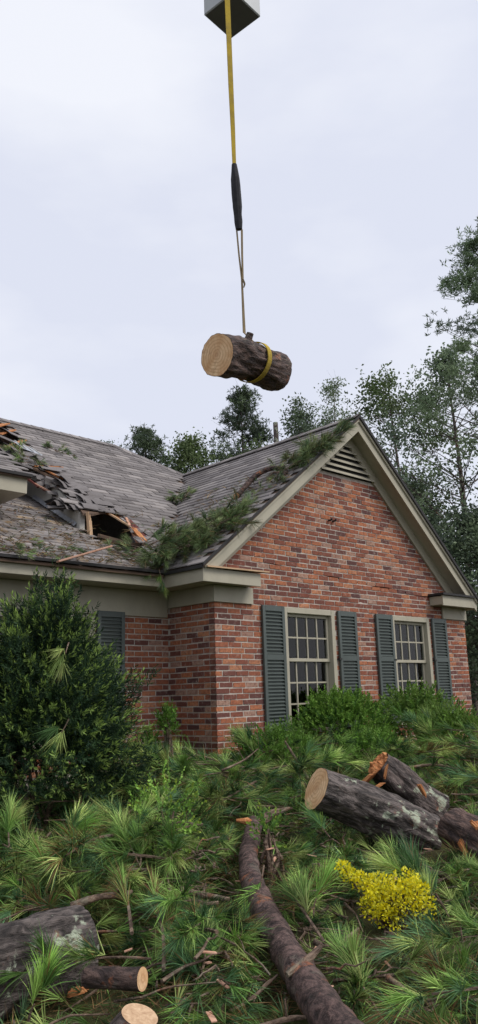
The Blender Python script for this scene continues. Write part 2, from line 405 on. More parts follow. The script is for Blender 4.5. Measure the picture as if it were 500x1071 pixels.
for q in range(40):
    s = MB().box((-.5, -.5, -.5), (.5, .5, .5), (q+.5)/40)
    me = s.mesh('brick'); 
    for vv in me.vertices: vv.co += Vector((random.uniform(-.012, .012), random.uniform(-.012, .012), random.uniform(-.05, .05)))
    me.materials.append(M['brick']); variants.append(me)
rest = {'g': MB(), 's': MB(), 'm': MB()}; wobj = {'g': gable_wall, 's': side_wall, 'm': main_wall}
for i, (wl, lo, hi) in enumerate(bricks):
    r = brick_rnd(); pr = random.uniform(-.004, .003)
    lo = list(lo); hi = list(hi)
    lo[0 if wl == 's' else 1] += pr
    zj = random.uniform(-.002, .002); lo[2] += zj; hi[2] += zj
    if i in top300:
        o = bpy.data.objects.new('brick', variants[min(39, int(r*40))]); COL.objects.link(o)
        o.location = [(a+b_)/2 for a, b_ in zip(lo, hi)]; o.scale = [b_-a for a, b_ in zip(lo, hi)]
        o.parent = wobj[wl]
    else: rest[wl].box(lo, hi, r, .0022)
for wl, s in rest.items():
    if s.v: tag(s.build('bricks', 'brick', wobj[wl]), kind='stuff')
# ---- windows
def window(x0, x1, y, zb, zt, cols, rows_up, rows_lo):
    cw = .072
    f = MB().box((x0, y-.012, zb+.05), (x0+cw, y+.14, zt)).box((x1-cw, y-.012, zb+.05), (x1, y+.14, zt)).box((x0+cw, y-.010, zt-cw), (x1-cw, y+.138, zt))
    fo = part('window', f, 'trim', .004)
    MB().box((x0+.01, y-.05, zb), (x1-.01, y+.139, zb+.05)).build('sill', 'trim', fo, bev=.004)
    ix0, ix1, iz0, iz1 = x0+cw, x1-cw, zb+.05, zt-cw
    tot = iz1-iz0; st = .042
    zm = iz0+st+(tot-3*st)*rows_lo/(rows_up+rows_lo)
    for (a, b_, ys, rows) in ((zm, iz1, y+.05, rows_up), (iz0, zm+st, y+.088, rows_lo)):
        s = MB().box((ix0, ys, a), (ix0+st, ys+.035, b_)).box((ix1-st, ys, a), (ix1, ys+.035, b_)).box((ix0+st, ys+.001, a), (ix1-st, ys+.034, a+st)).box((ix0+st, ys+.001, b_-st), (ix1-st, ys+.034, b_))
        s.build('sash', 'trim', fo, bev=.003)
        gx0, gx1, gz0, gz1 = ix0+st, ix1-st, a+st, b_-st
        pw, ph = (gx1-gx0)/cols, (gz1-gz0)/rows
        for i in range(1, cols): MB().box((gx0+i*pw-.010, ys+.003, gz0), (gx0+i*pw+.010, ys+.028, gz1)).build('muntin', 'trim', fo)
        for j in range(1, rows): MB().box((gx0, ys+.006, gz0+j*ph-.010), (gx1, ys+.0275, gz0+j*ph+.010)).build('muntin', 'trim', fo)
        for i in range(cols):
            for j in range(rows):
                q = MB().box((gx0+i*pw+.008, ys+.016, gz0+j*ph+.008), (gx0+(i+1)*pw-.008, ys+.020, gz0+(j+1)*ph-.008))
                q.build('pane', 'glass', fo)
    return fo
for a, b_ in wins:
    fo = window(a, b_, 0, ZB-.03, ZT, 4, 2, 3)
    s = MB()
    for q in range(14):
        xx = b_-.1-.42*q/14
        s.prism([(xx, .34, 1.0), (xx-.03, .34, 1.0), (xx-.03, .34, 2.75), (xx, .34, 2.75)], (0, .03+.02*(q % 2), 0))
    s.build('curtain', 'curtain', fo)
fo = window(mwin[0], mwin[1], D, mwin[2]-.03, mwin[3], 4, 3, 3)
part('room', MB().box((.3, 2.2, .8), (5.3, 2.25, 2.8)).box((.25, .25, .8), (.3, 2.2, 2.8)).box((5.3, .25, .8), (5.35, 2.2, 2.8)).box((.25, .25, .75), (5.35, 2.2, .8)), 'room_wall')
part('room', MB().box((-4, 2.6, .8), (-.5, 2.65, 2.8)).box((-4, 1.2, .75), (-.5, 2.6, .8)).box((-.5, 1.2, .8), (-.45, 2.6, 2.8)), 'room_wall')
# ---- shutters
def shutter(x0, x1, y, zb, zt):
    st, mid = .05, zb+(zt-zb)*.585
    f = MB()
    f.box((x0, y-.034, zb), (x0+st, y, zt)).box((x1-st, y-.034, zb), (x1, y, zt))
    for a, b_ in ((zb, zb+.09), (mid-.035, mid+.035), (zt-.07, zt)): f.box((x0+st, y-.033, a), (x1-st, y-.001, b_))
    f.box((x0+st, y-.008, zb+.09), (x1-st, y-.003, zt-.07))
    fo = part('shutter', f, 'shutter_paint', .003)
    sl_ = MB().hexa([(-.5, -.024, -.006), (.5, -.024, -.006), (.5, .010, .014), (-.5, .010, .014), (-.5, -.024, .001), (.5, -.024, .001), (.5, .010, .021), (-.5, .010, .021)]).mesh('slat'); sl_.materials.append(M['shutter_paint'])
    for a, b_ in ((zb+.09, mid-.035), (mid+.035, zt-.07)):
        n = int((b_-a)/.042); 
        for i in range(n):
            o = bpy.data.objects.new('slat', sl_); COL.objects.link(o); o.parent = fo
            o.location = ((x0+x1)/2, y-.012, a+(i+.25)*(b_-a)/n); o.scale = (x1-x0-2*st+.004, .8, 1)
    return fo
for a, b_ in ((.777, 1.180), (2.262, 2.668), (3.128, 3.532), (4.592, 5.0)): shutter(a, b_, -.008, ZB, ZT)
shutter(-1.08, -.69, D-.008, 1.139, 2.62)
# iron shutter catches
for xx in (2.262, 3.532, 4.592): part('shutter_catch', MB().box((xx-.03, -.05, 2.03), (xx+.02, -.005, 2.055)), 'drip_edge')
for hx in (2.21, 2.30): part('hook', MB().tube([(hx, 0, 3.98), (hx, -.05, 3.98), (hx, -.07, 4.0)], [.014]*3, 6), 'drip_edge')
# ---- frieze, cornice returns, fascia, soffit
part('frieze_board', MB().box((-.030, -.030, ZF-.005), (.63, .0-.001, 2.90)).box((-.0305, -.001, ZF-.006), (-.001, D-.031, 2.90)), 'trim', .003)
part('frieze_board', MB().box((-6, D-.03, 2.58), (-.032, D-.001, 2.90)), 'trim', .003)
part('frieze_board', MB().box((4.94, -.030, ZF+.005), (W+.03, -.001, 2.90)).box((W+.001, -.001, ZF+.005), (W+.031, 8.5, 2.90)), 'trim', .003)
part('cornice_return', MB().box((-.36, -.245, 2.905), (.55, -.001, 3.03)).box((-.362, -.249, 2.888), (.552, -.225, 3.045)), 'trim', .003)
part('return_cap', MB().hexa([(-.36, -.30, 3.048), (.66, -.30, 3.062), (.64, -.0, 3.085), (-.3, -.0, 3.075), (-.36, -.30, 3.066), (.66, -.30, 3.08), (.64, -.0, 3.11), (-.3, -.0, 3.10)]), 'pale_wood')
part('cornice_return', MB().box((4.62, -.245, 2.905), (W+.02, -.001, 3.04)).box((4.618, -.249, 2.888), (W+.022, -.225, 3.05)), 'trim', .003)
part('return_cap', MB().box((4.58, -.29, 3.052), (W+.06, -.001, 3.085)), 'drip_edge')
part('fascia', MB().box((-.385, -.2485, 2.887), (-.363, .478, 3.06)), 'trim', .003)                         # wing, left eave
part('fascia', MB().box((-6, .48, 2.90), (-.363, .502, 3.075)), 'trim', .003)                                # porch eave
part('soffit', MB().box((-6, .5025, 2.902), (-.3635, D-.001, 2.915)).box((-.3625, .001, 2.902), (-.0315, D-.031, 2.915)), 'trim')
def rake(sgn):
    rf, x_low = (roofL, -.37) if sgn < 0 else (roofR, W+.0)
    zl = rf(x_low)
    part('rake_board', MB().prism([(RX+sgn*.0, -.25, RZ-.035), (x_low, -.25, zl-.035), (x_low, -.25, zl-.215), (RX, -.25, RZ-.225)], (0, .025, 0)), 'trim')
    part('rake_moulding', MB().prism([(RX, -.275, RZ-.02), (x_low, -.275, zl-.02), (x_low, -.275, zl-.075), (RX, -.275, RZ-.075)], (0, .0249, 0)), 'trim')
    part('rake_soffit', MB().prism([(RX, -.2245, RZ-.18), (x_low, -.2245, zl-.18), (x_low, -.001, zl-.18), (RX, -.001, RZ-.18)], (0, 0, .02)), 'trim')
    part('rake_frieze', MB().prism([(RX, -.032, RZ-.181), (x_low+(.35 if sgn < 0 else -.05), -.032, rf(x_low+(.35 if sgn < 0 else -.05))-.181), (x_low+(.35 if sgn < 0 else -.05), -.032, rf(x_low+(.35 if sgn < 0 else -.05))-.37), (RX, -.032, RZ-.37)], (0, .031, 0)), 'trim')
rake(-1); rake(1)
# gable vent
vz0, vz1 = 4.71, RZ-.36
va = MB().prism([(RX-(vz1-vz0)/.8, -.010, vz0), (RX+(vz1-vz0)/.875, -.010, vz0), (RX, -.010, vz1)], (0, .02, 0))
vent = part('gable_vent', va, 'drip_edge')
for i in range(6):
    z = vz0+.005+i*.088; hw1, hw2 = (vz1-z)/.8+.02, (vz1-z)/.875+.02
    if z > vz1-.06: break
    MB().hexa([(RX-hw1, -.055, z), (RX+hw2, -.055, z), (RX+hw2-.03, -.012, z+.045), (RX-hw1+.03, -.012, z+.045), (RX-hw1, -.055, z+.016), (RX+hw2, -.055, z+.016), (RX+hw2-.03, -.012, z+.06), (RX-hw1+.03, -.012, z+.06)]).build('slat', 'trim', vent)
# ---- roofs
def inside(poly, x, y):
    c = False; n = len(poly)
    for i in range(n):
        (x0, y0), (x1, y1) = poly[i], poly[(i+1) % n]
        if (y0 > y) != (y1 > y) and x < (x1-x0)*(y-y0)/(y1-y0)+x0: c = not c
    return c
ye, ze = .46, 3.085
def zP(x, y): return 3.12+.75*(y-.5)
def zL(x, y): return 3.09+.535*(y-.5)
def zS(x, y): return roofL(x)
def zQ(x, y): return 4.32+.58*(y-1.5)
polyP = [(-4, 4.5), (1.65, 4.5), (2.72, 3.76), (-.37, .5), (-.47, .46), (-.40, .84), (-.28, 1.0), (-.18, 1.27), (-.06, 1.62), (-.16, 1.85), (-.44, 1.79), (-.62, 1.70), (-.78, 1.68), (-.74, 1.83), (-.88, 1.96), (-.68, 2.18), (-.77, 2.37), (-.60, 2.58), (-.78, 2.74), (-1.0, 2.98), (-1.25, 2.84), (-1.6, 2.98), (-4, 3.0)]
holeP = [(-.62, 4.42), (-.50, 4.10), (-.62, 3.62), (-.74, 3.36), (-1.15, 3.22), (-1.45, 3.3), (-1.5, 3.9), (-1.2, 4.42)]
polyL = [(-4, ye-.03), (-.42, ye-.03), (-.25, .88), (-.12, 1.06), (-.35, 1.10), (-.56, 1.18), (-.70, 1.40), (-.77, 1.82), (-.77, 3.6), (-4, 3.6)]
polyS = [(RX, -.285), (RX, 3.76), (-.37, .5), (-.405, .47), (-.405, -.285)]
polyQ = [(-4, 1.46), (-1.66, 1.46), (-1.66, 4.45), (-4, 4.45)]
def sheath(name, poly, zf, mat, holes=(), thick=.03):
    bm = bmesh.new()
    def loop(p_): 
        vs = [bm.verts.new((x, y, zf(x, y)-.012)) for x, y in p_]
        return [bm.edges.new((vs[i], vs[(i+1) % len(vs)])) for i in range(len(vs))]
    ed = loop(poly)
    for h in holes: ed += loop(h)
    bmesh.ops.triangle_fill(bm, use_beauty=True, edges=ed)
    for f in list(bm.faces):
        c_ = f.calc_center_median()
        if any(inside(h, c_.x, c_.y) for h in holes): bm.faces.remove(f)
    bmesh.ops.recalc_face_normals(bm, faces=bm.faces[:])
    if bm.faces and sum(f.normal.z for f in bm.faces) < 0: bmesh.ops.reverse_faces(bm, faces=bm.faces[:])
    g = bmesh.ops.extrude_face_region(bm, geom=bm.faces[:])
    bmesh.ops.translate(bm, verts=[e for e in g['geom'] if isinstance(e, bmesh.types.BMVert)], vec=(0, 0, -thick))
    bmesh.ops.recalc_face_normals(bm, faces=bm.faces[:])
    me = bpy.data.meshes.new(name); bm.to_mesh(me); bm.free()
    return hp(link(name, me, mat))
roofP = sheath('main_roof', polyP, zP, 'old_wood', [holeP]); roofLo = sheath('porch_roof', polyL, zL, 'old_wood'); roofS = sheath('wing_roof', polyS, zS, 'old_wood'); roofQ = sheath('upper_roof', polyQ, zQ, 'old_wood')
TAB, EXP, TH = .305, .125, .011
tabs = []
def shingles(key, poly, zf, holes, udir, vdir, org, un, vn, sag=None):
    """udir along the course, vdir up the slope (plan unit vectors); org the lower corner"""
    z0 = zf(*org); slope = zf(org[0]+vdir[0], org[1]+vdir[1])-z0; k = math.sqrt(1+slope*slope)
    for j in range(vn):
        for i in range(-1, un):
            uo = (i+(.5 if j % 2 else 0))*TAB+random.uniform(-.01, .01)
            w_ = TAB-.012
            v0 = j*EXP/k; v1 = (j*EXP+EXP*1.25)/k
            P = []
            cx = org[0]+udir[0]*(uo+w_/2)+vdir[0]*(v0+v1)/2; cy = org[1]+udir[1]*(uo+w_/2)+vdir[1]*(v0+v1)/2
            if not inside(poly, cx, cy) or any(inside(h, cx, cy) for h in holes): continue
            lj = random.uniform(-.004, .004)
            for (uu, vv, top) in ((0, v0+lj, 0), (w_, v0+lj, 0), (w_, v1, 0), (0, v1, 0), (0, v0+lj, 1), (w_, v0+lj, 1), (w_, v1, 1), (0, v1, 1)):
                x = org[0]+udir[0]*(uo+uu)+vdir[0]*vv; y = org[1]+udir[1]*(uo+uu)+vdir[1]*vv
                z = zf(x, y)+(TH if top else -.001)+(.012 if vv < v1 else 0) + (random.uniform(0, .004) if top else 0)
                if top and vv == v1: z -= .006
                P.append((x, y, z))
            tabs.append((key, P, random.random()))
shingles('P', polyP, zP, [holeP], (1, 0), (0, 1), (-4, ye), 22, 46)
shingles('L', polyL, zL, [], (1, 0), (0, 1), (-4, ye-.03), 13, 30)
shingles('S', polyS, zS, [], (0, 1), (1, 0), (-.405, -.29), 14, 33)
shingles('Q', polyQ, zQ, [], (1, 0), (0, 1), (-4, 1.46), 9, 30)
robj = {'P': roofP, 'L': roofLo, 'S': roofS, 'Q': roofQ}
sc_ = []
for i, (key, P, r) in enumerate(tabs):
    q = px(np.array(P[4:8])); u, v = q[:, 0], q[:, 1]
    a = .5*abs(sum(u[j]*v[(j+1) % 4]-u[(j+1) % 4]*v[j] for j in range(4)))
    sc_.append((-(a if (0 < u.mean() < 500) else 0), i))
big = set(i for s, i in sorted(sc_)[:300]); rest = {k: MB() for k in robj}
for i, (key, P, r) in enumerate(tabs):
    mat = 'shingle_littered' if key == 'L' else 'shingle'
    if i in big:
        c_ = np.mean(P, 0); o = link('shingle', MB().hexa(np.array(P)-c_, r).mesh('shingle'), mat, robj[key]); o.location = c_
    else: rest[key].hexa(P, r)
for k, s in rest.items(): tag(s.build('shingles', 'shingle_littered' if k == 'L' else 'shingle', robj[k]), kind='stuff')
# ridge caps
def ridge(a, b_, n, par):
    a, b_ = np.array(a), np.array(b_); side = np.cross(b_-a, (0, 0, 1)); side = side/np.linalg.norm(side)*.13
    me = None
    for i in range(n):
        p0, p1 = a+(b_-a)*i/n, a+(b_-a)*(i+1.25)/n
        c_ = (p0+p1)/2
        dz = np.array((0, 0, .03)); dn = np.array((0, 0, -.085))
        s = MB()
        for sg in (-1, 1):
            s.hexa([p0+dz-c_, p1+dz*.7-c_, p1+dz*.7+dn+sg*side-c_, p0+dz+dn+sg*side-c_]+[q+np.array((0, 0, .012)) for q in (p0+dz-c_, p1+dz*.7-c_, p1+dz*.7+dn+sg*side-c_, p0+dz+dn+sg*side-c_)], random.random())
        o = s.build('ridge_cap', 'shingle', par); o.location = c_
ridge((RX, -.28, RZ), (RX, 3.76, RZ), 22, roofS); ridge((-4, 4.5, 6.12), (1.65, 4.5, 6.12), 30, roofP); ridge((1.65, 4.5, 6.12), (2.72, 3.76, 5.56), 8, roofP)
# unseen slopes
part('wing_roof_right', MB().prism([(RX+.01, -.285, RZ-.005), (W+.06, -.285, roofR(W+.06)), (W+.06, 8.6, roofR(W+.06)), (RX+.01, 8.6, RZ-.005)], (0, 0, -.03)), 'shingle')
part('rear_roof', MB().prism([(-6, 4.51, 6.10), (1.65, 4.51, 6.10), (2.70, 3.9, 5.55), (2.70, 8.7, 3.0), (-6, 8.7, 3.0)], (0, 0, -.03)), 'shingle')
part('roof_edge', MB().prism([(RX, -.30, RZ+.02), (-.42, -.30, roofL(-.42)+.02), (-.42, -.30, roofL(-.42)-.02), (RX, -.30, RZ-.02)], (0, .014, 0)), 'drip_edge')
part('roof_edge', MB().prism([(RX, -.30, RZ+.03), (W+.07, -.30, roofR(W+.07)+.03), (W+.07, -.30, roofR(W+.07)-.03), (RX, -.30, RZ-.03)], (0, .018, 0)), 'drip_edge')
part('roof_edge', MB().box((-6, ye-.055, 3.055), (-.42, ye-.035, 3.088)), 'drip_edge')
part('roof_edge', MB().box((-.425, -.28, 3.035), (-.405, .45, 3.075)), 'drip_edge')
# ---- upper left eave
part('fascia', MB().box((-4, 1.50, 4.075), (-1.69, 1.525, 4.275)), 'trim', .003)
part('roof_edge', MB().box((-4, 1.435, 4.278), (-1.655, 1.50, 4.315)), 'drip_edge')
part('soffit', MB().box((-4, 1.526, 4.075), (-1.69, 2.6, 4.09)).box((-1.705, 1.526, 4.0905), (-1.69, 2.6, 4.275)), 'trim')
part('upper_wall', MB().box((-4, 2.601, 3.9), (-1.75, 2.7, 5.0)), 'stucco')
# ---- cheek wall with a small vent
ck = part('cheek_wall', MB().prism([(-.75, 1.80, zL(0, 1.80)-.02), (-.75, 3.6, zL(0, 3.6)-.02), (-.75, 3.6, zP(0, 3.6)-.06), (-.75, 1.80, zP(0, 1.80)-.06)], (.08, 0, 0)), 'stucco')
MB().box((-.768, 2.44, 4.16), (-.75, 2.70, 4.36)).build('vent_frame', 'drip_edge', ck, bev=.003)
for i in range(3): MB().box((-.782, 2.47, 4.185+i*.052), (-.768, 2.67, 4.20+i*.052)).build('vent_slat', 'old_wood', ck)
part('flashing', MB().prism([(-.80, 1.86, zL(0, 1.86)+.03), (-.80, 3.0, zL(0, 3.0)+.035), (-.755, 3.0, zL(0, 3.0)+.09), (-.755, 1.86, zL(0, 1.86)+.08)], (-.004, 0, .004)), 'flashing')
# ---- torn roof: flaps, boards, rafters
def flap(x, y, z, w, l, rz, tilt, roll, mat='shingle', name='torn_shingle', th=.006, bend=.03):
    s = MB(); n = 4; rv = random.random()*.45
    for i in range(n):
        a, b_ = -l/2+l*i/n, -l/2+l*(i+1)/n
        za, zb_ = -bend*((a/l)*2)**2, -bend*((b_/l)*2)**2
        j0 = random.uniform(-.02, .02) if i in (0,) else 0
        s.hexa([(-w/2, a+j0, za), (w/2, a-j0, za), (w/2, b_, zb_), (-w/2, b_, zb_), (-w/2, a+j0, za+th), (w/2, a-j0, za+th), (w/2, b_, zb_+th), (-w/2, b_, zb_+th)], rv)
    o = part(name, s, mat)
    o.location = (x, y, z); o.rotation_euler = (tilt, roll, rz)
    return o
edge = [(-1.55, 2.95), (-1.25, 2.86), (-1.0, 2.98), (-.78, 2.74), (-.60, 2.58), (-.77, 2.37), (-.68, 2.18), (-.88, 1.96), (-.74, 1.83), (-.86, 1.60), (-.62, 1.70), (-.44, 1.79), (-.16, 1.85), (-.06, 1.62), (-.18, 1.27), (-.28, 1.0)]
for i in range(len(edge)-1):
    (x0, y0), (x1, y1) = edge[i], edge[i+1]
    L = math.hypot(x1-x0, y1-y0); n = max(1, int(L/.11))
    for k in range(n):
        f = (k+random.random())/n; x, y = x0+(x1-x0)*f, y0+(y1-y0)*f
        hol = x > -.66 and y < 1.9
        if x < -.55 and y < 1.93 and random.random() < .75: continue
        for lay in range(1 if hol else 2):
            if hol:
                flap(x+.02, y+.10, zP(x, y+.1)+.02, random.uniform(.12, .22), random.uniform(.10, .18), random.uniform(-.4, .4), math.atan(.75)+random.uniform(-.25, .1), random.uniform(-.15, .15), bend=.02); continue
            flap(x+random.uniform(-.07, .07), y+random.uniform(-.02, .12), zP(x, y)-random.uniform(-.02, .14)-.04*lay, random.uniform(.12, .32), random.uniform(.10, .26), random.uniform(-.6, .6), math.atan(.75)+random.uniform(-.55, .45), random.uniform(-.40, .40), bend=random.uniform(0, .08))
for (x, y, w_, l, rz, dz, mt) in ((-.72, 2.05, .55, .30, .5, -.10, 'shingle'), (-.62, 1.95, .55, .34, .2, -.02, 'shingle'), (-.62, 2.42, .5, .3, .7, .03, 'shingle'), (-.45, 2.55, .5, .3, .5, .05, 'shingle'), (-.85, 3.12, .62, .40, .35, .05, 'shingle'), (-.55, 3.02, .5, .3, .3, .05, 'shingle'), (-.95, 2.95, .6, .35, .2, .02, 'shingle'), (-.42, 2.02, .5, .26, .3, .03, 'shingle'), (-.98, 3.75, .4, .5, .3, .03, 'shingle'), (-.72, 3.95, .35, .35, .5, .05, 'shingle')):
    flap(x, y, zP(x, y)+dz, w_, l, rz, math.atan(.75)+random.uniform(-.2, .1), random.uniform(-.1, .1), mt, bend=.03)
for k in range(46):
    (x0, y0) = edge[random.randrange(1, len(edge)-4)]; x = x0+random.uniform(.05, .42); y = y0+random.uniform(-.05, .35)
    if inside(polyP, x, y) and not inside(holeP, x, y): flap(x, y, zP(x, y)+.035+random.uniform(0, .03), random.uniform(.18, .32), random.uniform(.14, .22), random.uniform(-.35, .35), math.atan(.75)+random.uniform(-.30, .05), random.uniform(-.12, .12), bend=random.uniform(.01, .05))
ms_ = flap(-.62, 3.40, zP(-.6, 3.40)+.04, .62, .34, .25, math.atan(.75)-.05, .05, 'flashing', 'flashing_sheet', .006, .01)
for i in range(4):
    s = MB().box((-.01, -.16, .008), (.01, .16, .016)).build('seam', 'stucco', ms_); s.location = (-.22+.15*i, 0, 0)
for i in range(9):
    x = -1.9+.41*i
    if x > .9: continue
    y1 = 4.4; y0 = 3.1 if x < -.7 else (2.0 if x < 0 else 1.3)
    part('rafter', MB().bar((x, y0, zP(0, y0)-.15), (x, y1, zP(0, y1)-.15), .04, .14), 'old_wood')
def board(a, b_, w_, h, mat, name='broken_board'):
    a, b_ = Vector(a), Vector(b_); c_ = (a+b_)/2; L = (b_-a).length
    s = MB(); n = 6
    # splintered ends: strips of unequal length along local x
    for i in range(n):
        y0, y1 = -w_/2+w_*i/n, -w_/2+w_*(i+1)/n
        s.box((-L/2+random.uniform(-.05, .05), y0, -h/2), (L/2+random.uniform(-.08, .06), y1, h/2), .5)
    o = part(name, s, mat); o.location = c_; o.rotation_euler = (b_-a).to_track_quat('X', 'Z').to_euler(); return o
board((-.68, 1.62, 3.50), (-.70, 1.66, 3.96), .07, .04, 'pale_wood', 'stud')
board((-.10, 1.62, 3.98), (-.12, 1.22, 3.66), .10, .02, 'red_board'); board((-.17, 1.38, 3.80), (-.20, 1.12, 3.60), .08, .02, 'raw_wood')
board((-.14, 1.60, 3.98), (-.22, 1.22, 3.58), .035, .03, 'plank_wood'); board((-.35, 1.84, 4.10), (-.05, 1.74, 3.98), .07, .02, 'raw_wood'); board((-.30, 1.72, 4.04), (-.22, 1.45, 3.86), .05, .02, 'pale_wood')
board((-.60, 1.55, 3.68), (.05, 1.40, 3.56), .06, .05, 'old_wood'); board((-.5, 1.5, 3.62), (-.05, 1.0, 3.50), .05, .04, 'old_wood')
board((-1.05, 3.90, 5.72), (-.62, 4.25, 5.98), .16, .02, 'raw_wood'); board((-1.0, 3.75, 5.58), (-.60, 4.05, 5.82), .12, .02, 'raw_wood'); board((-.95, 3.45, 5.33), (-.65, 3.62, 5.52), .14, .02, 'raw_wood'); board((-1.1, 3.35, 5.25), (-.72, 3.45, 5.38), .12, .02, 'pale_wood')
board((-1.25, 3.7, 5.4), (-.7, 3.4, 5.25), .10, .03, 'old_wood')
board((-.85, 2.88, 4.9), (-.35, 2.98, 5.0), .06, .02, 'raw_wood'); board((-.70, 2.80, 4.85), (-.62, 2.55, 4.70), .08, .02, 'raw_wood'); board((-.95, 2.95, 4.72), (-.85, 2.40, 4.42), .035, .02, 'plank_wood')
board((-1.02, 2.95, 4.80), (-.84, 2.66, 4.52), .22, .02, 'red_board'); board((-.78, 1.95, 4.15), (-.62, 2.02, 4.24), .05, .04, 'pale_wood')

# ================================================================== FOLIAGE BUILDERS
def frames(d):
    d = unit(d); a = np.where(abs(d[:, 2:3]) > .9, np.array([[1., 0, 0]]), np.array([[0, 0, 1.]]))
    e1 = unit(np.cross(d, a)); e2 = np.cross(d, e1); return e1, e2
PAL_PINE = np.array([(.095, .185, .042), (.155, .270, .060), (.050, .105, .032), (.235, .345, .095), (.090, .175, .080), (.330, .410, .130), (.062, .130, .055)])
PAL_ROOF = np.array([(.11, .165, .07), (.16, .225, .09), (.08, .125, .06), (.22, .275, .12), (.14, .16, .08)])
class Needles:
    """collects needle tufts; each needle a tapered blade with a bend"""
    def __init__(s): s.V = []; s.C = []
    def tufts(s, P, Dv, n, L, w=.0032, spread=.55, pal=PAL_PINE, dead=.04, droop=.25, bright=1.0, r=rng):
        m = len(P); N_ = m*n
        P = np.repeat(P, n, 0); D_ = np.repeat(unit(Dv), n, 0); Lb = np.repeat(np.broadcast_to(L, (m,)), n)
        e1, e2 = frames(D_)
        th = np.abs(r.normal(0, spread, N_)); ph = r.uniform(0, 2*np.pi, N_)
        d = D_*np.cos(th)[:, None]+(e1*np.cos(ph)[:, None]+e2*np.sin(ph)[:, None])*np.sin(th)[:, None]
        ln = Lb*r.uniform(.65, 1.1, N_)
        base = P - D_*(r.uniform(0, .35, N_)*Lb)[:, None]*.6
        tip = base+d*ln[:, None]; tip[:, 2] -= droop*ln*ln*1.6*r.uniform(.2, 1.3, N_)
        mid = base+d*(ln*.5)[:, None]+D_*(ln*.04)[:, None]
        sd_ = unit(np.cross(d, r.normal(size=(N_, 3))))
        w_ = w*r.uniform(.7, 1.25, N_)[:, None]
        s.V.append(np.stack([base-sd_*w_*.5, base+sd_*w_*.5, mid+sd_*w_*.5, mid-sd_*w_*.5, tip], 1))
        tc_ = pal[r.integers(0, len(pal), m)]*r.uniform(.75, 1.25, (m, 1))
        c = np.repeat(tc_, n, 0)*r.uniform(.7, 1.35, (N_, 1))*bright
        dm = r.random(N_) < dead; c[dm] = np.array([.22, .13, .055])*r.uniform(.6, 1.2, (dm.sum(), 1))
        s.C.append(np.clip(c, 0, 1))
    def build(s, name, parent=None):
        return big_mesh(name, np.concatenate(s.V), [(0, 1, 2, 3), (3, 2, 4)], 5, np.concatenate(s.C), 'needles', parent)
class Leaves:
    def __init__(s): s.V = []; s.C = []
    def add(s, P, D_, L, w, C, r=rng, cup=.15):
        """pointed four-cornered leaves: P base, D_ direction"""
        n = len(P); D_ = unit(D_); sd_ = unit(np.cross(D_, r.normal(size=(n, 3)))); nn = np.cross(sd_, D_)
        L = np.broadcast_to(L, (n,))[:, None]; w = np.broadcast_to(w, (n,))[:, None]
        mid = P+D_*L*.45+nn*L*cup
        s.V.append(np.stack([P, mid+sd_*w*.5, P+D_*L, mid-sd_*w*.5], 1)); s.C.append(np.clip(C, 0, 1))
    def build(s, name, parent=None):
        return big_mesh(name, np.concatenate(s.V), [(0, 1, 2), (0, 2, 3)], 4, np.concatenate(s.C), 'leaves', parent)
def rdir(n, r=rng): return unit(r.normal(size=(n, 3)))

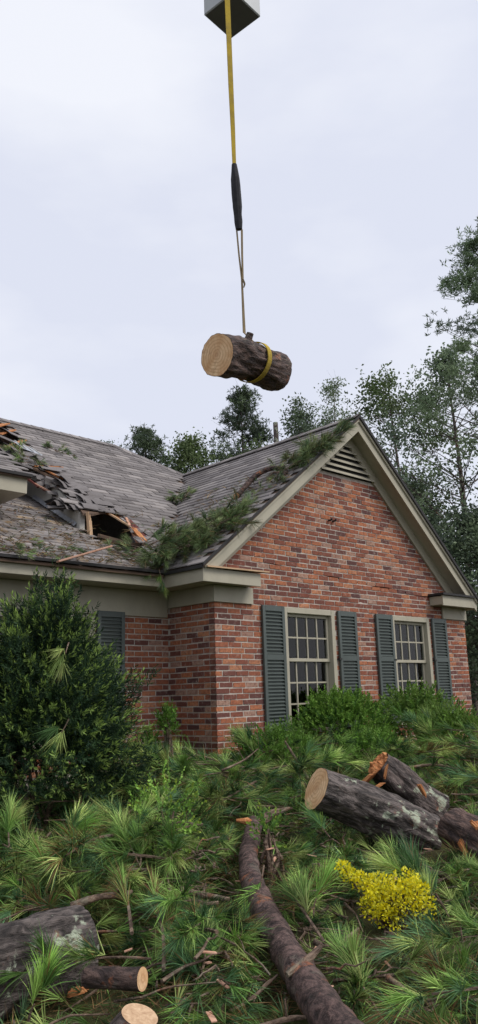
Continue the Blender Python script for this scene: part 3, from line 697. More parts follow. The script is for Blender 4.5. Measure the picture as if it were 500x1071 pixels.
# ================================================================== LOGS
def log(name, label, p0, p1, r0, r1, bark='bark', skew0=(0, 0), skew1=(0, 0), faces=(1, 1), bend=0., rough=.08, seed=1, nseg=54, k=64, taper=1.0, ends=('cut', 'cut'), face_mat='cut_wood'):
    """felled round of trunk: bark along local x, a cut face part on each sawn end"""
    p0, p1 = Vector(p0), Vector(p1); L = (p1-p0).length
    q = (p1-p0).to_track_quat('X', 'Z'); mw = Matrix.Translation((p0+p1)/2) @ q.to_matrix().to_4x4()
    root = empty(name, mw=mw); tag(root, label, 'log')
    V, Fc = [], []
    def ax(f): return bend*math.sin(math.pi*f), bend*.4*math.sin(2*math.pi*f+seed)
    rings = []
    for i in range(nseg+1):
        f = i/nseg; r = r0+(r1-r0)*f; by, bz = ax(f)
        ring = []
        for j in range(k):
            a = 2*math.pi*j/k; cy, cz = math.cos(a), math.sin(a)
            v = Vector((f*L*2.2+seed*7, cy*r*6, cz*r*6))
            d = mnoise.noise(v*.7)*rough*1.2+abs(mnoise.noise(Vector((f*L*3.0+seed, cy*r*16, cz*r*16))))*rough*1.1+mnoise.noise(Vector((f*L*9, cy*r*30+seed, cz*r*30)))*rough*.35
            ew = min(1, .35+6*min(f, 1-f)); rr = r*(1+(d-rough*.4)*ew)
            x = -L/2+f*L
            y, z = cy*rr, cz*rr
            s0 = (skew0[0]*y+skew0[1]*z)*max(0, 1-f*3); s1 = (skew1[0]*y+skew1[1]*z)*max(0, 1-(1-f)*3)
            ring.append((x+s0+s1, y+by, z+bz))
        rings.append(ring); V += ring
    for i in range(nseg):
        for j in range(k): Fc.append((i*k+j, i*k+(j+1) % k, (i+1)*k+(j+1) % k, (i+1)*k+j))
    me = bpy.data.meshes.new('bark'); me.from_pydata(V, [], Fc); link('bark', me, bark, root, smooth=True)
    for e, (ring, sgn) in enumerate(((rings[0], -1), (rings[-1], 1))):
        if not faces[e]: continue
        c_ = np.mean(ring, 0); R = np.array(ring)-c_
        vs = [(0, 0, 0)]; fs = []
        nr = 5
        for a in range(1, nr+1):
            for j in range(k):
                p_ = R[j]*(a/nr)*(.985 if a == nr else 1)
                dx = 0
                if ends[e] == 'torn': dx = sgn*(.12*max(0, mnoise.noise(Vector((p_[1]*14, p_[2]*14, seed))))+.03*mnoise.noise(Vector((p_[1]*45, p_[2]*45, seed))))*(1 if a < nr else .2)
                vs.append((p_[0]+dx+sgn*.001, p_[1], p_[2]))
        for j in range(k): fs.append((0, 1+j, 1+(j+1) % k) if sgn > 0 else (0, 1+(j+1) % k, 1+j))
        for a in range(nr-1):
            for j in range(k):
                q4 = (1+a*k+j, 1+(a+1)*k+j, 1+(a+1)*k+(j+1) % k, 1+a*k+(j+1) % k); fs.append(q4 if sgn > 0 else q4[::-1])
        me = bpy.data.meshes.new('cut_face'); me.from_pydata(vs, [], fs)
        o = link('cut_face' if ends[e] == 'cut' else 'torn_end', me, face_mat if ends[e] == 'cut' else 'raw_wood', root); o.location = c_
        # bark thickness ring: bark lip
    return root
def splinters(root, pts, mat='raw_wood'):
    """torn strips of bare wood on a log: pts in world"""
    for (a, b_, w_) in pts:
        a, b_ = Vector(a), Vector(b_); L = (b_-a).length
        s = MB()
        n = 5
        for i in range(n):
            y0 = -w_/2+w_*i/n
            l0, l1 = -L/2*random.uniform(.6, 1.1), L/2*random.uniform(.5, 1.1); h = random.uniform(.006, .02)
            s.hexa([(l0, y0, -.01), (l1, y0+w_*.1, -.01), (l1*1.05, y0+w_/n, -.01), (l0*1.05, y0+w_/n, -.01), (l0*.9, y0, h), (l1*.6, y0+w_*.1, h*.7), (l1*.6, y0+w_/n, h), (l0*.9, y0+w_/n, h*.6)])
        o = s.build('torn_wood', mat); o.parent = root; o.matrix_parent_inverse = root.matrix_world.inverted()
        o.location = (a+b_)/2; o.rotation_euler = (b_-a).to_track_quat('X', 'Z').to_euler()
bpy.context.view_layer.update()

# hanging log with sling
hc = at(227, 371, 7.85)
hd = unit(np.array([XC*.63+FW*.76-YC*.03]))[0]
h1 = hc+hd*.98
hl = log('hanging_log', 'short pine log slung in mid air with pale sawn end', hc, h1, .215, .215, 'bark_red', seed=3, rough=.20, ends=('cut', 'torn'), bend=-.02)
bpy.context.view_layer.update()
def rp(root, x, a, r):  # point on a log surface: x along, a angle round (0 = local y, 90 = local z)
    return root.matrix_world @ Vector((x, math.cos(a)*r, math.sin(a)*r))
st0 = rp(hl, -.02, rad(90), .19); st1 = np.array(st0)+YC*.13+XC*.06
s = MB().tube([tuple(st0), tuple((np.array(st0)+st1)/2+XC*.01), tuple(st1)], [.075, .042, .038], 10, wob=.08).build('branch_stub', 'bark_red'); s.parent = hl; s.matrix_parent_inverse = hl.matrix_world.inverted()
splinters(hl, [(rp(hl, -.42, rad(20), .225), rp(hl, -.10, rad(15), .225), .07), (rp(hl, -.42, rad(-12), .22), rp(hl, -.02, rad(-16), .22), .08), (rp(hl, -.3, rad(45), .225), rp(hl, -.16, rad(40), .225), .05)], 'raw_wood')
# sling
sling = empty('lifting_sling', tuple(at(255, 340, 8.3))); tag(sling, 'yellow webbing sling with black sleeve holding up the hanging log', 'sling')
bpy.context.view_layer.update()
def sp(mb, name, mat):
    o = mb.build(name, mat); o.parent = sling; o.matrix_parent_inverse = sling.matrix_world.inverted(); return o
def ribbon(mb, pts, w_, th, side):
    """flat strap through pts, its width along side"""
    P = [np.array(p_, float) for p_ in pts]
    for i in range(len(P)-1):
        d = unit((P[i+1]-P[i])[None])[0]; sd_ = side-d*(side@d); sd_ /= np.linalg.norm(sd_); nn = np.cross(d, sd_)
        ww = w_ if np.isscalar(w_) else (w_[i], w_[i+1]); w0, w1 = (ww, ww) if np.isscalar(ww) else ww
        q = []
        for h in (-th/2, th/2):
            for (p_, wd, sg) in ((P[i], w0, -1), (P[i], w0, 1), (P[i+1], w1, 1), (P[i+1], w1, -1)): q.append(p_+sd_*(sg*wd/2)+nn*h)
        mb.hexa(q)
    return mb
top = at(236.5, -70, 8.9); sA = at(245, 172, 8.45); sB = at(250, 240, 8.38); sC = at(253, 292, 8.33); sD = at(255.5, 348, 8.36)
sidev = XC*.9+FW*.43
sp(ribbon(MB(), [top, at(237.8, 0, 8.78), at(241.5, 90, 8.6), at(243.6, 135, 8.53), sA], (.062, .062, .058, .05, .042), .008, sidev), 'top_strap', 'yellow_webbing')
# sleeve: slightly flattened wrap
s = MB(); n = 9
pts = [sA+(sB-sA)*i/n-YC*0 for i in range(-0, n+1)]
s.tube([tuple(p_) for p_ in pts], [.030, .040, .050, .052, .052, .050, .050, .046, .044, .036], 10, wob=.08); sp(s, 'sleeve', 'black_sleeve')
s = ribbon(MB(), [sB-XC*.025, sB*.5+sC*.5-XC*.016, sC, sD], (.020, .022, .026, .045), .007, XC*.6+FW*.8); sp(s, 'lower_strap', 'worn_webbing')
s = ribbon(MB(), [sB+XC*.030, sB*.5+sC*.5+XC*.018, sC+XC*.010], (.022, .022, .020), .007, XC*.8+FW*.5); sp(s, 'lower_strap', 'worn_webbing')
s = ribbon(MB(), [sC+XC*.01, sC+XC*.03-YC*.05, sC+XC*.02-YC*.09], (.02, .02, .01), .005, XC); sp(s, 'strap_tail', 'worn_webbing')
rx_ = .06; 
from mathutils.bvhtree import BVHTree
_bm = [c_ for c_ in hl.children if c_.name.startswith('bark')][0].data
_bv = BVHTree.FromPolygons([v.co for v in _bm.vertices], [tuple(p_.vertices) for p_ in _bm.polygons])
ring = []
for a in np.linspace(0, 2*np.pi, 49):
    x = rx_+.05*math.sin(a); h_ = _bv.ray_cast(Vector((x, math.cos(a)*.6, math.sin(a)*.6)), Vector((0, -math.cos(a), -math.sin(a))))
    ring.append((x, a, math.hypot(h_[0].y, h_[0].z)))
rr_ = np.array([q[2] for q in ring[:-1]]); rr_ = np.array([max(rr_[(i+j) % 48] for j in (-3, -2, -1, 0, 1, 2, 3)) for i in range(48)]); rr_ = sum(np.roll(rr_, j) for j in range(-3, 4))/7
ring = [np.array(rp(hl, ring[i][0], ring[i][1], rr_[i % 48]+.008)) for i in range(49)]
axd = np.array(hl.matrix_world.to_3x3() @ Vector((1, 0, 0)))
sp(ribbon(MB(), ring, .06, .010, axd), 'choker_loop', 'yellow_webbing')
chp = [sD]
for f in np.linspace(0, 1, 7):
    a = rad(118+30*f); x = .02+(rx_+.03-.02)*f; h_ = _bv.ray_cast(Vector((x, math.cos(a)*.6, math.sin(a)*.6)), Vector((0, -math.cos(a), -math.sin(a))))
    chp.append(np.array(hl.matrix_world @ (h_[0]+Vector((0, math.cos(a), math.sin(a)))*.006)))
sp(ribbon(MB(), chp, .032, .008, axd), 'choker_strap', 'worn_webbing')
# crane boom tip
bc = at(243, 17, 9.45)
a0 = math.atan2(-F0[1], -F0[0])     # one corner faces the photographer
hd_ = .345
bx_ = empty('crane_boom', tuple(bc)); tag(bx_, 'square grey steel crane boom end at the top above the sling', 'crane')
bpy.context.view_layer.update()
z0b = float(bc[2])
cr4 = [(bc[0]+hd_*math.cos(a0+rad(4)+i*math.pi/2), bc[1]+hd_*math.sin(a0+rad(4)+i*math.pi/2)) for i in range(4)]
def bchild(o): o.parent = bx_; o.matrix_parent_inverse = bx_.matrix_world.inverted(); return o
bchild(MB().prism([(x, y, z0b) for x, y in cr4], (0, 0, 2.4)).build('boom_box', 'steel', bev=.012))
bchild(MB().prism([(bc[0]+(x-bc[0])*.94, bc[1]+(y-bc[1])*.94, z0b-.002) for x, y in cr4], (0, 0, .002)).build('base_plate', 'dark_steel'))
tp = np.array(top)
bchild(MB().bar(tuple(tp-np.array([0, 0, .02])), tuple(np.array([bc[0], bc[1], tp[2]-.02])), .07, .09).build('hook_arm', 'steel'))

# ground logs
def onz(u, v, z):
    d = FW+(u-250)/FPX*XC-(v-535.5)/FPX*YC; tt = (z-CAM[2])/d[2]; return CAM+tt*d
A0, A1 = at(331, 824, 6.7), at(453, 876, 6.85)
logA = log('pine_log', 'lichen spotted log with round pale sawn end below the first window', A0, A1, .182, .196, 'bark_lichen', skew0=(-.12, .0), skew1=(.1, -.15), seed=5, rough=.21, bend=.02)
C0, C1 = at(396, 798, 7.3), at(452, 850, 7.35)
logC = log('pine_log', 'thick broken log with splintered orange top leaning behind the lichen spotted log', C0, C1, .125, .22, 'bark', seed=8, rough=.22, ends=('torn', 'cut'))
bpy.context.view_layer.update()
splinters(logC, [(at(378, 822, 7.18), at(395, 805, 7.14), .16), (at(384, 830, 7.12), at(402, 818, 7.12), .11), (at(402, 815, 7.14), at(405, 799, 7.16), .05), (at(438, 820, 7.12), at(446, 834, 7.12), .05)], 'raw_wood')
D0_, D1_ = at(474, 864, 6.45), at(545, 905, 6.0)
logD = log('pine_log', 'reddish scraped log cut off by the right edge of the photo', D0_, D1_, .165, .21, 'bark_red', seed=11, rough=.2, ends=('cut', 'cut'), skew0=(.3, 0))
bpy.context.view_layer.update()
splinters(logD, [(at(482, 878, 6.20), at(491, 896, 6.12), .10), (at(494, 858, 6.22), at(503, 868, 6.15), .09)], 'raw_wood')
F1_, F0_ = at(82, 992, 4.35), at(-70, 1032, 3.75)
logF = log('pine_log', 'thick dark log with pale green lichen in the lower left corner', F0_, F1_, .20, .215, 'bark_lichen', seed=14, rough=.20, skew1=(.1, .05), ends=('cut', 'cut'))
bpy.context.view_layer.update()
splinters(logF, [(at(92, 985, 4.20), at(97, 1005, 4.18), .05), (at(70, 1040, 3.98), at(92, 1034, 4.02), .05)], 'raw_wood')
G0, G1 = at(92, 1022, 3.80), at(149, 1024, 3.66)
logG = log('branch_log', 'short thin reddish round with sawn end beside the lower left log', G0, G1, .050, .052, 'bark_red', seed=17, rough=.08, k=24, nseg=16, skew1=(-.1, 0))
H0, H1 = at(112, 1100, 3.35), at(146, 1062, 3.38)
logH = log('split_log', 'short log with tilted pale wood face at the bottom edge', H0, H1, .070, .074, 'bark', seed=19, rough=.1, k=28, nseg=16, ends=('cut', 'cut'), skew1=(.25, -.45), face_mat='pale_wood')
bpy.context.view_layer.update()
# long bare limb
def limb(name, label, cat, pts, radii, mat='bark_red', k=20, sub=8, ends=True, rough=.1, bits=()):
    P = [np.array(p_) for p_ in pts]; Q, Rr = [], []
    for i in range(len(P)-1):
        p0 = P[max(i-1, 0)]; p3 = P[min(i+2, len(P)-1)]
        for j in range(sub):
            f = j/sub
            Q.append(.5*((2*P[i])+(-p0+P[i+1])*f+(2*p0-5*P[i]+4*P[i+1]-p3)*f*f+(-p0+3*P[i]-3*P[i+1]+p3)*f**3)); Rr.append(radii[i]*(1-f)+radii[i+1]*f)
    Q.append(P[-1]); Rr.append(radii[-1])
    c_ = np.mean(Q, 0); root = empty(name, tuple(c_)); tag(root, label, cat)
    s = MB().tube([tuple(q-c_) for q in Q], Rr, k, cap=True)
    s.v = [tuple(Vector(v)+ (Vector(v)-Vector(Q[i//k]-c_))*rough*2.2*mnoise.noise(Vector(v)*9)) for i, v in enumerate(s.v)]
    s.build('limb', mat, root, smooth=True)
    for (pp, rr, nm, mt) in bits:
        pp = [np.array(x)-c_ for x in pp]
        MB().tube([tuple(x) for x in pp], rr, 8, wob=.15).build(nm, mt, root)
    return root
LIMB = [onz(266, 862, .52), onz(260, 905, .40), onz(275, 950, .30), onz(302, 1000, .24), onz(335, 1050, .19), onz(372, 1100, .16)]
limb('fallen_limb', 'long curved bare pine limb running down the middle of the debris', 'limb',
     LIMB, [.068, .072, .080, .086, .090, .094], 'bark_limb', sub=12, k=24,
     bits=[([at(268, 862, 6.68), at(285, 851, 6.75), at(303, 845, 6.8)], [.05, .035, .012], 'side_branch', 'twig'),
           ([at(247, 858, 6.6), at(258, 859, 6.6), at(268, 866, 6.55)], [.012, .03, .03], 'torn_bark', 'raw_wood'),
           ([at(300, 1020, 3.85), at(322, 1004, 3.95), at(336, 990, 4.05)], [.014, .022, .012], 'side_branch', 'twig')])
stick_specs = [
 ('thin grey twig standing up beside the first window shrub', [(322, 815, 7.7), (310, 795, 7.8), (298, 775, 7.9)], .017),
 ('forked broken branch lying left of the long limb', [(188, 932, 5.1), (212, 936, 5.05), (240, 941, 5.0)], .024),
 ('crooked bare branch above the lower left log', [(74, 948, 4.6), (105, 938, 4.65), (128, 936, 4.7), (138, 932, 4.75)], .022),
 ('curved dead branch at the left edge above the lichen log', [(-5, 968, 4.6), (20, 955, 4.7), (52, 938, 4.9)], .022),
 ('short pale ended stick just right of the long limb', [(329, 985, 4.35), (350, 990, 4.3), (375, 971, 4.45)], .017),
 ('bent brown twig at the bottom right below the yellow plant', [(405, 1022, 4.0), (438, 1046, 3.85), (458, 1053, 3.85), (470, 1062, 3.8)], .014),
 ('upright broken twig at the bottom right', [(455, 1040, 3.9), (458, 1005, 4.15), (456, 996, 4.2)], .013),
 ('dark twig reaching the right edge below the scraped log', [(448, 912, 5.7), (475, 915, 5.6), (505, 902, 5.7)], .022),
 ('long thin twig at the right edge below the yellow plant', [(462, 1000, 4.2), (485, 993, 4.2), (510, 975, 4.3)], .014),
 ('short mossy stick lying below the yellow plant', [(412, 990, 4.4), (430, 995, 4.35), (437, 1002, 4.3)], .018),
 ('thin bare twig lying across the lower middle beside the long limb', [(225, 1065, 3.7), (258, 1048, 3.8), (290, 1020, 4.0)], .010),
 ('pale dry stick lying behind the broken log', [(425, 803, 8.3), (455, 800, 8.4), (485, 806, 8.4)], .016),
 ('grey twig lying among needles in the middle left', [(232, 806, 7.4), (255, 795, 7.5), (270, 783, 7.6)], .010),
 ('thin twig curving below the brick corner', [(188, 800, 7.9), (205, 790, 8.0), (228, 796, 8.0)], .009),
 ('dark stick lying at the bottom edge left of the limb', [(262, 1078, 3.5), (300, 1066, 3.6), (322, 1064, 3.6)], .014),
]
for lab, pts, r in stick_specs:
    P = [at(*p_) for p_ in pts]
    e = P[-1]; mid = P[len(P)//2]; k_ = unit((np.cross(P[-1]-P[0], YC))[None])[0]
    limb('stick', lab, 'stick', P, [r*1.1]+[r*.9]*(len(P)-2)+[r*.55], 'twig', 8, 5, rough=.15,
         bits=[([mid, mid+YC*random.uniform(.04, .10)+k_*random.uniform(-.08, .08)+XC*random.uniform(-.05, .05)], [r*.5, r*.25], 'side_twig', 'twig')])

# ================================================================== PINE DEBRIS
OBST = [(at(405, 945, 4.95), at(432, 940, 4.95), .2), (at(395, 930, 5.0), at(360, 908, 5.0), .06), (A0, A1, .21), (C0, C1, .22), (D0_, D1_, .2), (F0_, F1_, .23), (G0, G1, .09), (H0, H1, .12)]+[(LIMB[i], LIMB[i+1], .11) for i in range(1, 5)]+[(LIMB[0], LIMB[1], .17), (LIMB[0], at(303, 845, 6.8), .08)]
def blocked(P, marg=.0):
    """True where a point would lie on, or hide, one of the logs"""
    q = px(P); bad = np.zeros(len(P), bool)
    for a, b_, r_ in OBST:
        A_, B_ = px(a), px(b_); ab = B_[:2]-A_[:2]
        f = np.clip(((q[:, :2]-A_[:2])@ab)/(ab@ab+1e-9), 0, 1); c_ = A_[:2]+f[:, None]*ab; dep = A_[2]+f*(B_[2]-A_[2])
        dist = np.linalg.norm(q[:, :2]-c_, axis=1)
        bad |= (dist < (r_*.80+marg)*FPX/dep) & (q[:, 2] < dep+.25)
    return bad
def branch_pts(base, az, el, L, n, curl, r):
    f = np.linspace(0, 1, n); d = np.array([math.cos(az)*math.cos(el), math.sin(az)*math.cos(el), math.sin(el)])
    sdv = np.array([-math.sin(az), math.cos(az), 0])
    return base+np.outer(f*L, d)+np.outer(f*f*L*curl, sdv)+np.outer(-f*f*L*.12, [0, 0, 1])
def pine_branch(nd, tw, base, az, el, L, r, nt=7, nn=46, nl=.19, bright=1.0, pal=PAL_PINE, w=.0032, curl=None, dead=.04):
    curl = r.uniform(-.25, .25) if curl is None else curl
    P = branch_pts(base, az, el, L, 8, curl, r)
    bright *= 1.13
    tw.tube([tuple(p_) for p_ in P], list(np.linspace(.007, .0035, 8)*(1 if L < .8 else 1.6)), 5)
    f = np.linspace(.35, 1, nt); T = np.stack([np.interp(f, np.linspace(0, 1, 8), P[:, i]) for i in range(3)], -1)
    dv = unit(np.gradient(P, axis=0)); Dv = np.stack([np.interp(f, np.linspace(0, 1, 8), dv[:, i]) for i in range(3)], -1)
    Dv = unit(Dv+r.normal(0, .35, Dv.shape)+np.array([0, 0, .22])); Dv[-1] = dv[-1]
    sp_ = T.copy(); off = Dv*r.uniform(.02, .12, (nt, 1)); sp_ = T+off
    nd.tufts(sp_, Dv, nn, nl*r.uniform(.8, 1.15, nt), w, .42, pal, dead, .3, bright, r)
r1 = np.random.default_rng(21)
nd, tw = Needles(), MB()
cnt = 0
while cnt < 1030:
    d = 2.7+7.6*r1.random()**.8; lat = r1.uniform(-1, 1)*(.36*d+.9)
    p_ = CAM+F0*d+R0*lat; x, y = p_[0], p_[1]
    if y > -.25 and x > -.2: continue
    if y > .6: continue
    u, v, _ = px(np.array([x, y, gz(x, y)]))
    z = float(hz(x, y))+r1.uniform(-.10, .16)
    az = r1.uniform(0, 2*np.pi); el = r1.uniform(-.15, .35)
    far = d > 6.5
    tipx = np.array([x+math.cos(az)*.45, y+math.sin(az)*.45, z+.1])
    chk = np.array([[x, y, z+.05], [x, y, z+.15], (np.array([x, y, z])+tipx)/2, tipx, tipx+np.array([math.cos(az)*.25, math.sin(az)*.25, .0])])
    ext = np.array([[x+math.cos(az)*q, y+math.sin(az)*q, z+math.tan(el)*q*.7+h] for q in (0, .2, .4, .6, .8) for h in (0, .12)])
    if blocked(np.concatenate([chk, ext]), .08 if d > 4.4 else .17).any(): 
        if r1.random() > .02: continue
    pine_branch(nd, tw, np.array([x, y, z]), az, el, r1.uniform(.5, 1.0), r1, 9, 36 if far else 54, r1.uniform(.16, .26), r1.uniform(.5, 1.4), w=.0038 if far else .0033, dead=.05 if r1.random() > .12 else .5)
    cnt += 1
for k in range(2600):
    d = 2.9+6.6*r1.random()**.75; lat = r1.uniform(-1, 1)*(.34*d+.3)
    p_ = CAM+F0*d+R0*lat; x, y = p_[0], p_[1]
    if (y > -.2 and x > -.2) or y > .6: continue
    z = float(hz(x, y))-r1.uniform(.0, .10); az = r1.uniform(0, 2*np.pi); el = r1.uniform(-.1, .35)
    dv_ = np.array([math.cos(az), math.sin(az), .15])
    if blocked(np.array([np.array([x, y, z])+dv_*q for q in (0, .15, .3)]), .0 if d > 4.4 else .08).any(): continue
    pine_branch(nd, tw, np.array([x, y, z]), az, el, r1.uniform(.12, .28), r1, 3, 22, r1.uniform(.13, .20), r1.uniform(.4, 1.35), w=.0034, dead=.05 if r1.random() > .1 else .6)
for k in range(420):
    d = 2.9+6.4*r1.random()**.8; lat = r1.uniform(-1, 1)*(.34*d+.3); p_ = CAM+F0*d+R0*lat; x, y = p_[0], p_[1]
    if (y > -.2 and x > -.2) or y > .6: continue
    z = float(hz(x, y))+r1.uniform(-.02, .14); az = r1.uniform(0, 2*np.pi); L = r1.uniform(.15, .7)
    P = branch_pts(np.array([x, y, z]), az, r1.uniform(-.15, .4), L, 6, r1.uniform(-.4, .4), r1)+r1.normal(0, .012, (6, 3))
    if blocked(P, 0).any(): continue
    tw.tube([tuple(q) for q in P], list(np.linspace(1, .4, 6)*r1.uniform(.004, .011)), 5)
o = nd.build('pine_debris'); tag(o, 'deep mat of broken green pine boughs covering the yard', 'debris', kind='stuff')
tag(tw.build('twig_litter', 'twig'), 'thin brown twigs inside the mat of pine boughs', 'twigs', kind='stuff')
# needle litter and chips on the floor
nl_ = 22000; d = 2.6+7.8*r1.random(nl_)**.8; lat = r1.uniform(-1, 1, nl_)*(.36*d+.6)
P = CAM[None]+d[:, None]*F0[None]+lat[:, None]*R0[None]; ok = ~((P[:, 1] > -.1) & (P[:, 0] > -.1)) & (P[:, 1] < .75); P = P[ok]; P[:, 2] = hz(P[:, 0], P[:, 1])-.10+r1.uniform(-.05, .05, len(P))
nd2 = Needles(); dv = rdir(len(P), r1); dv[:, 2] *= .3
nd2.tufts(P, dv, 3, .17, .0035, .5, np.array([(.14, .085, .04), (.05, .09, .025), (.09, .06, .03), (.045, .08, .025), (.20, .13, .065), (.09, .14, .04)]), .2, .05, 1.0, r1)
tag(nd2.build('needle_litter'), 'loose green and brown pine needles on the ground', 'needles', kind='stuff')
s = MB()
for i in range(80):
    d = r1.uniform(3, 9); lat = r1.uniform(-1, 1)*(.33*d); p_ = CAM+F0*d+R0*lat
    if p_[1] > -.3 and p_[0] > -.3: continue
    if p_[1] > .5: continue
    z = float(hz(p_[0], p_[1]))+r1.uniform(.0, .10); a = r1.uniform(0, 6.28); L = r1.uniform(.03, .10); dd = np.array([math.cos(a), math.sin(a), r1.uniform(-.3, .3)])*L
    s.bar((p_[0], p_[1], z), tuple(np.array([p_[0], p_[1], z])+dd), r1.uniform(.008, .030), .006)
tag(s.build('wood_chips', 'plank_wood'), 'scattered small pale wood chips among the needles', 'wood chips', kind='stuff')

# single boughs one can point at
def bough(label, base, az, el, L, seed, nt=9, nn=75, nl=.22, bright=1.1, w=.0032, pal=PAL_PINE, extra=0, name='pine_bough', group=None):
    r = np.random.default_rng(seed); root = empty(name, tuple(base)); tag(root, label, 'pine bough', group)
    nd, tw = Needles(), MB()
    pine_branch(nd, tw, np.zeros(3), az, el, L, r, nt, nn, nl, bright, pal, w)
    for k in range(extra):
        f = r.uniform(.15, .8); b0 = branch_pts(np.zeros(3), az, el, L, 8, 0, r)[int(f*7)]
        pine_branch(nd, tw, b0, az+r.choice([-1, 1])*r.uniform(.4, 1.0), el+r.uniform(-.2, .3), L*r.uniform(.4, .65), r, max(4, nt-3), nn, nl*r.uniform(.8, 1), bright, pal, w)
    tag(tw.build('twig', 'twig', root), kind='stuff'); nd.build('needles', root); return root
VA = math.atan2(F0[1], F0[0])          # azimuth of the view
LITE = PAL_PINE*1.25+np.array([.02, .03, .0])
bough('large bright green needle fan in front of the lower left log', at(30, 1068, 3.30), VA-2.6, 1.3, .08, 31, 3, 90, .20, 1.15, .0034, LITE)
bough('fan of long needles at the left below the dark shrub', at(66, 885, 5.3), VA-.3, .9, .14, 32, 4, 95, .25, 1.25, .0034, LITE)
bough('drooping needle tuft hanging over the long limb', at(276, 905, 5.2), VA+2.9, -.75, .30, 33, 4, 95, .24, 1.35, .0034, LITE)
bough('upright needle spray right of the long limb', at(328, 958, 4.85), VA, 1.0, .12, 34, 3, 100, .24, 1.2, .0034, LITE)
bough('big dark needle bough at the bottom right edge', at(398, 1062, 3.7), VA+.4, .5, .4, 35, 6, 100, .24, 1.0, .0032)
bough('pale needle spray below the sawn log end', at(345, 876, 6.5), VA+.9, .8, .15, 36, 4, 90, .24, 1.35, .0036, LITE)
bough('needle bough heaped against the brick corner', at(275, 808, 8.2), VA+.1, .6, .6, 37, 9, 80, .24, 1.0, .0040, extra=4)
bough('needle bough lying under the brick corner', at(205, 822, 7.6), VA+2.2, .6, .7, 38, 9, 80, .24, .9, .0040, extra=3)
bough('needle bough spreading in the middle left', at(150, 915, 5.4), VA+.5, .6, .55, 39, 8, 90, .22, 1.15, .0034, extra=2)
bough('needle bough spreading over the left middle edge', at(30, 900, 5.4), VA+1.4, .55, .6, 40, 8, 90, .22, 1.1, .0034, extra=2)
bough('soft needle bough right of the yellow plant', at(470, 960, 5.0), VA+.2, .7, .5, 41, 8, 90, .22, 1.15, .0034, extra=2)
bough('needle bough at the bottom centre beside the limb', at(235, 1060, 3.9), VA+.6, .6, .45, 42, 7, 90, .22, 1.1, .0032, extra=1)
bough('long needle spray hanging in the lower right of the dark evergreen shrub', at(72, 752, 6.55), VA+2.8, -.9, .12, 44, 3, 70, .22, 1.0, .0036)
bough('needle spray lodged high in the dark evergreen shrub', at(72, 672, 6.7), VA+2.8, -1.0, .10, 45, 3, 50, .20, .8, .0036)
bough('leaning needle bough below the second window', at(470, 800, 9.2), VA+.5, .9, .7, 43, 8, 70, .24, 1.15, .0042, extra=3)
# boughs on the roofs
def roof_bough(label, x, y, zf, az, el, L, seed, **kw): return bough(label, np.array([x, y, zf(x, y)+.05]), az, el, L, seed, **kw)

def roof_heap(label, pts, zf, slope_dir, n, seed, L=.45, nt=6, nn=34, nl=.17, bright=.95, w=.0048, thick=.10, hang=.2, pal=PAL_ROOF):
    """boughs lying flat on a roof, scattered round the plan points pts = [(x, y, spread)]"""
    r = np.random.default_rng(seed); b0 = np.array([pts[0][0], pts[0][1], zf(pts[0][0], pts[0][1])+.03])
    root = empty('pine_bough', tuple(b0)); tag(root, label, 'pine bough'); nd, tw = Needles(), MB()
    for k in range(n):
        x, y, sp_ = pts[r.integers(0, len(pts))]; x += r.normal(0, sp_); y += r.normal(0, sp_)
        a = r.uniform(0, 2*np.pi); dz_ = zf(x+math.cos(a)*.3, y+math.sin(a)*.3)-zf(x, y); el = math.atan2(dz_, .3)+r.uniform(-.05, .25)
        if dz_ < 0: el = el*.8
        if y < -.25: continue
        zz = max(zf(x, y), zf2(x, y))+.03+r.random()*thick
        pine_branch(nd, tw, np.array([x, y, zz])-b0, a, el, L*r.uniform(.6, 1.2), r, nt, nn, nl*r.uniform(.8, 1.2), bright*r.uniform(.75, 1.25), pal, w)
    tag(tw.build('twig', 'twig', root), kind='stuff'); nd.build('needles', root); return root
def zf2(x, y): return max(zP(x, y) if x > -.8 else -9, zS(x, y))
roof_heap('largest heap of pine boughs lying in the valley above the eave', [(-.12, .55, .10), (.05, .35, .12), (-.25, .55, .10), (.1, .75, .10), (-.3, .25, .08), (-.1, .1, .10), (-.45, .58, .08), (-.42, .72, .08)], zS, 0, 58, 51, thick=.16, bright=.85)
roof_heap('strip of pine boughs lying up the wing roof beside the valley', [(.30, .20, .09), (.42, .12, .08), (.22, .05, .08), (.52, .10, .06)], zS, 0, 20, 53, L=.38, thick=.10, bright=.9)
roof_heap('pine bough draped over the rake near the gable vent', [(1.55, .0, .06), (1.75, -.02, .06), (1.9, -.08, .05), (1.4, .08, .06), (2.02, -.16, .04)], zS, 0, 30, 54, L=.38, thick=.10, bright=.9)
roof_heap('small pine tuft lying high in the roof valley', [(1.42, 2.30, .07), (1.55, 2.45, .06)], zS, 0, 9, 55, L=.22, nl=.13, nn=30)
roof_heap('few needles strewn over the wing roof below the bent limb', [(.95, .25, .10), (.8, .45, .1)], zS, 0, 5, 56, L=.22, nt=3, nn=14, nl=.12)
roof_heap('pine tuft caught on the torn roof by the upper eave', [(-1.05, 2.85, .07), (-.9, 2.95, .06)], zP, 0, 8, 57, L=.24, nl=.12, nn=26, bright=1.1)
roof_heap('pine sprig lying on the torn flashing near the ridge', [(-.20, 3.45, .05)], zP, 0, 4, 58, L=.2, nl=.12, nn=24)
roof_heap('pine sprigs at the lower lip of the roof hole', [(-.78, .80, .06), (-.55, .75, .06)], zL, 0, 7, 59, L=.2, nl=.13, nn=22, nt=4)
roof_heap('row of needles caught along the porch eave edge', [(-1.75, .56, .06), (-1.6, .55, .06), (-1.5, .53, .06)], zL, 0, 6, 60, L=.2, nl=.09, nn=20, nt=3)
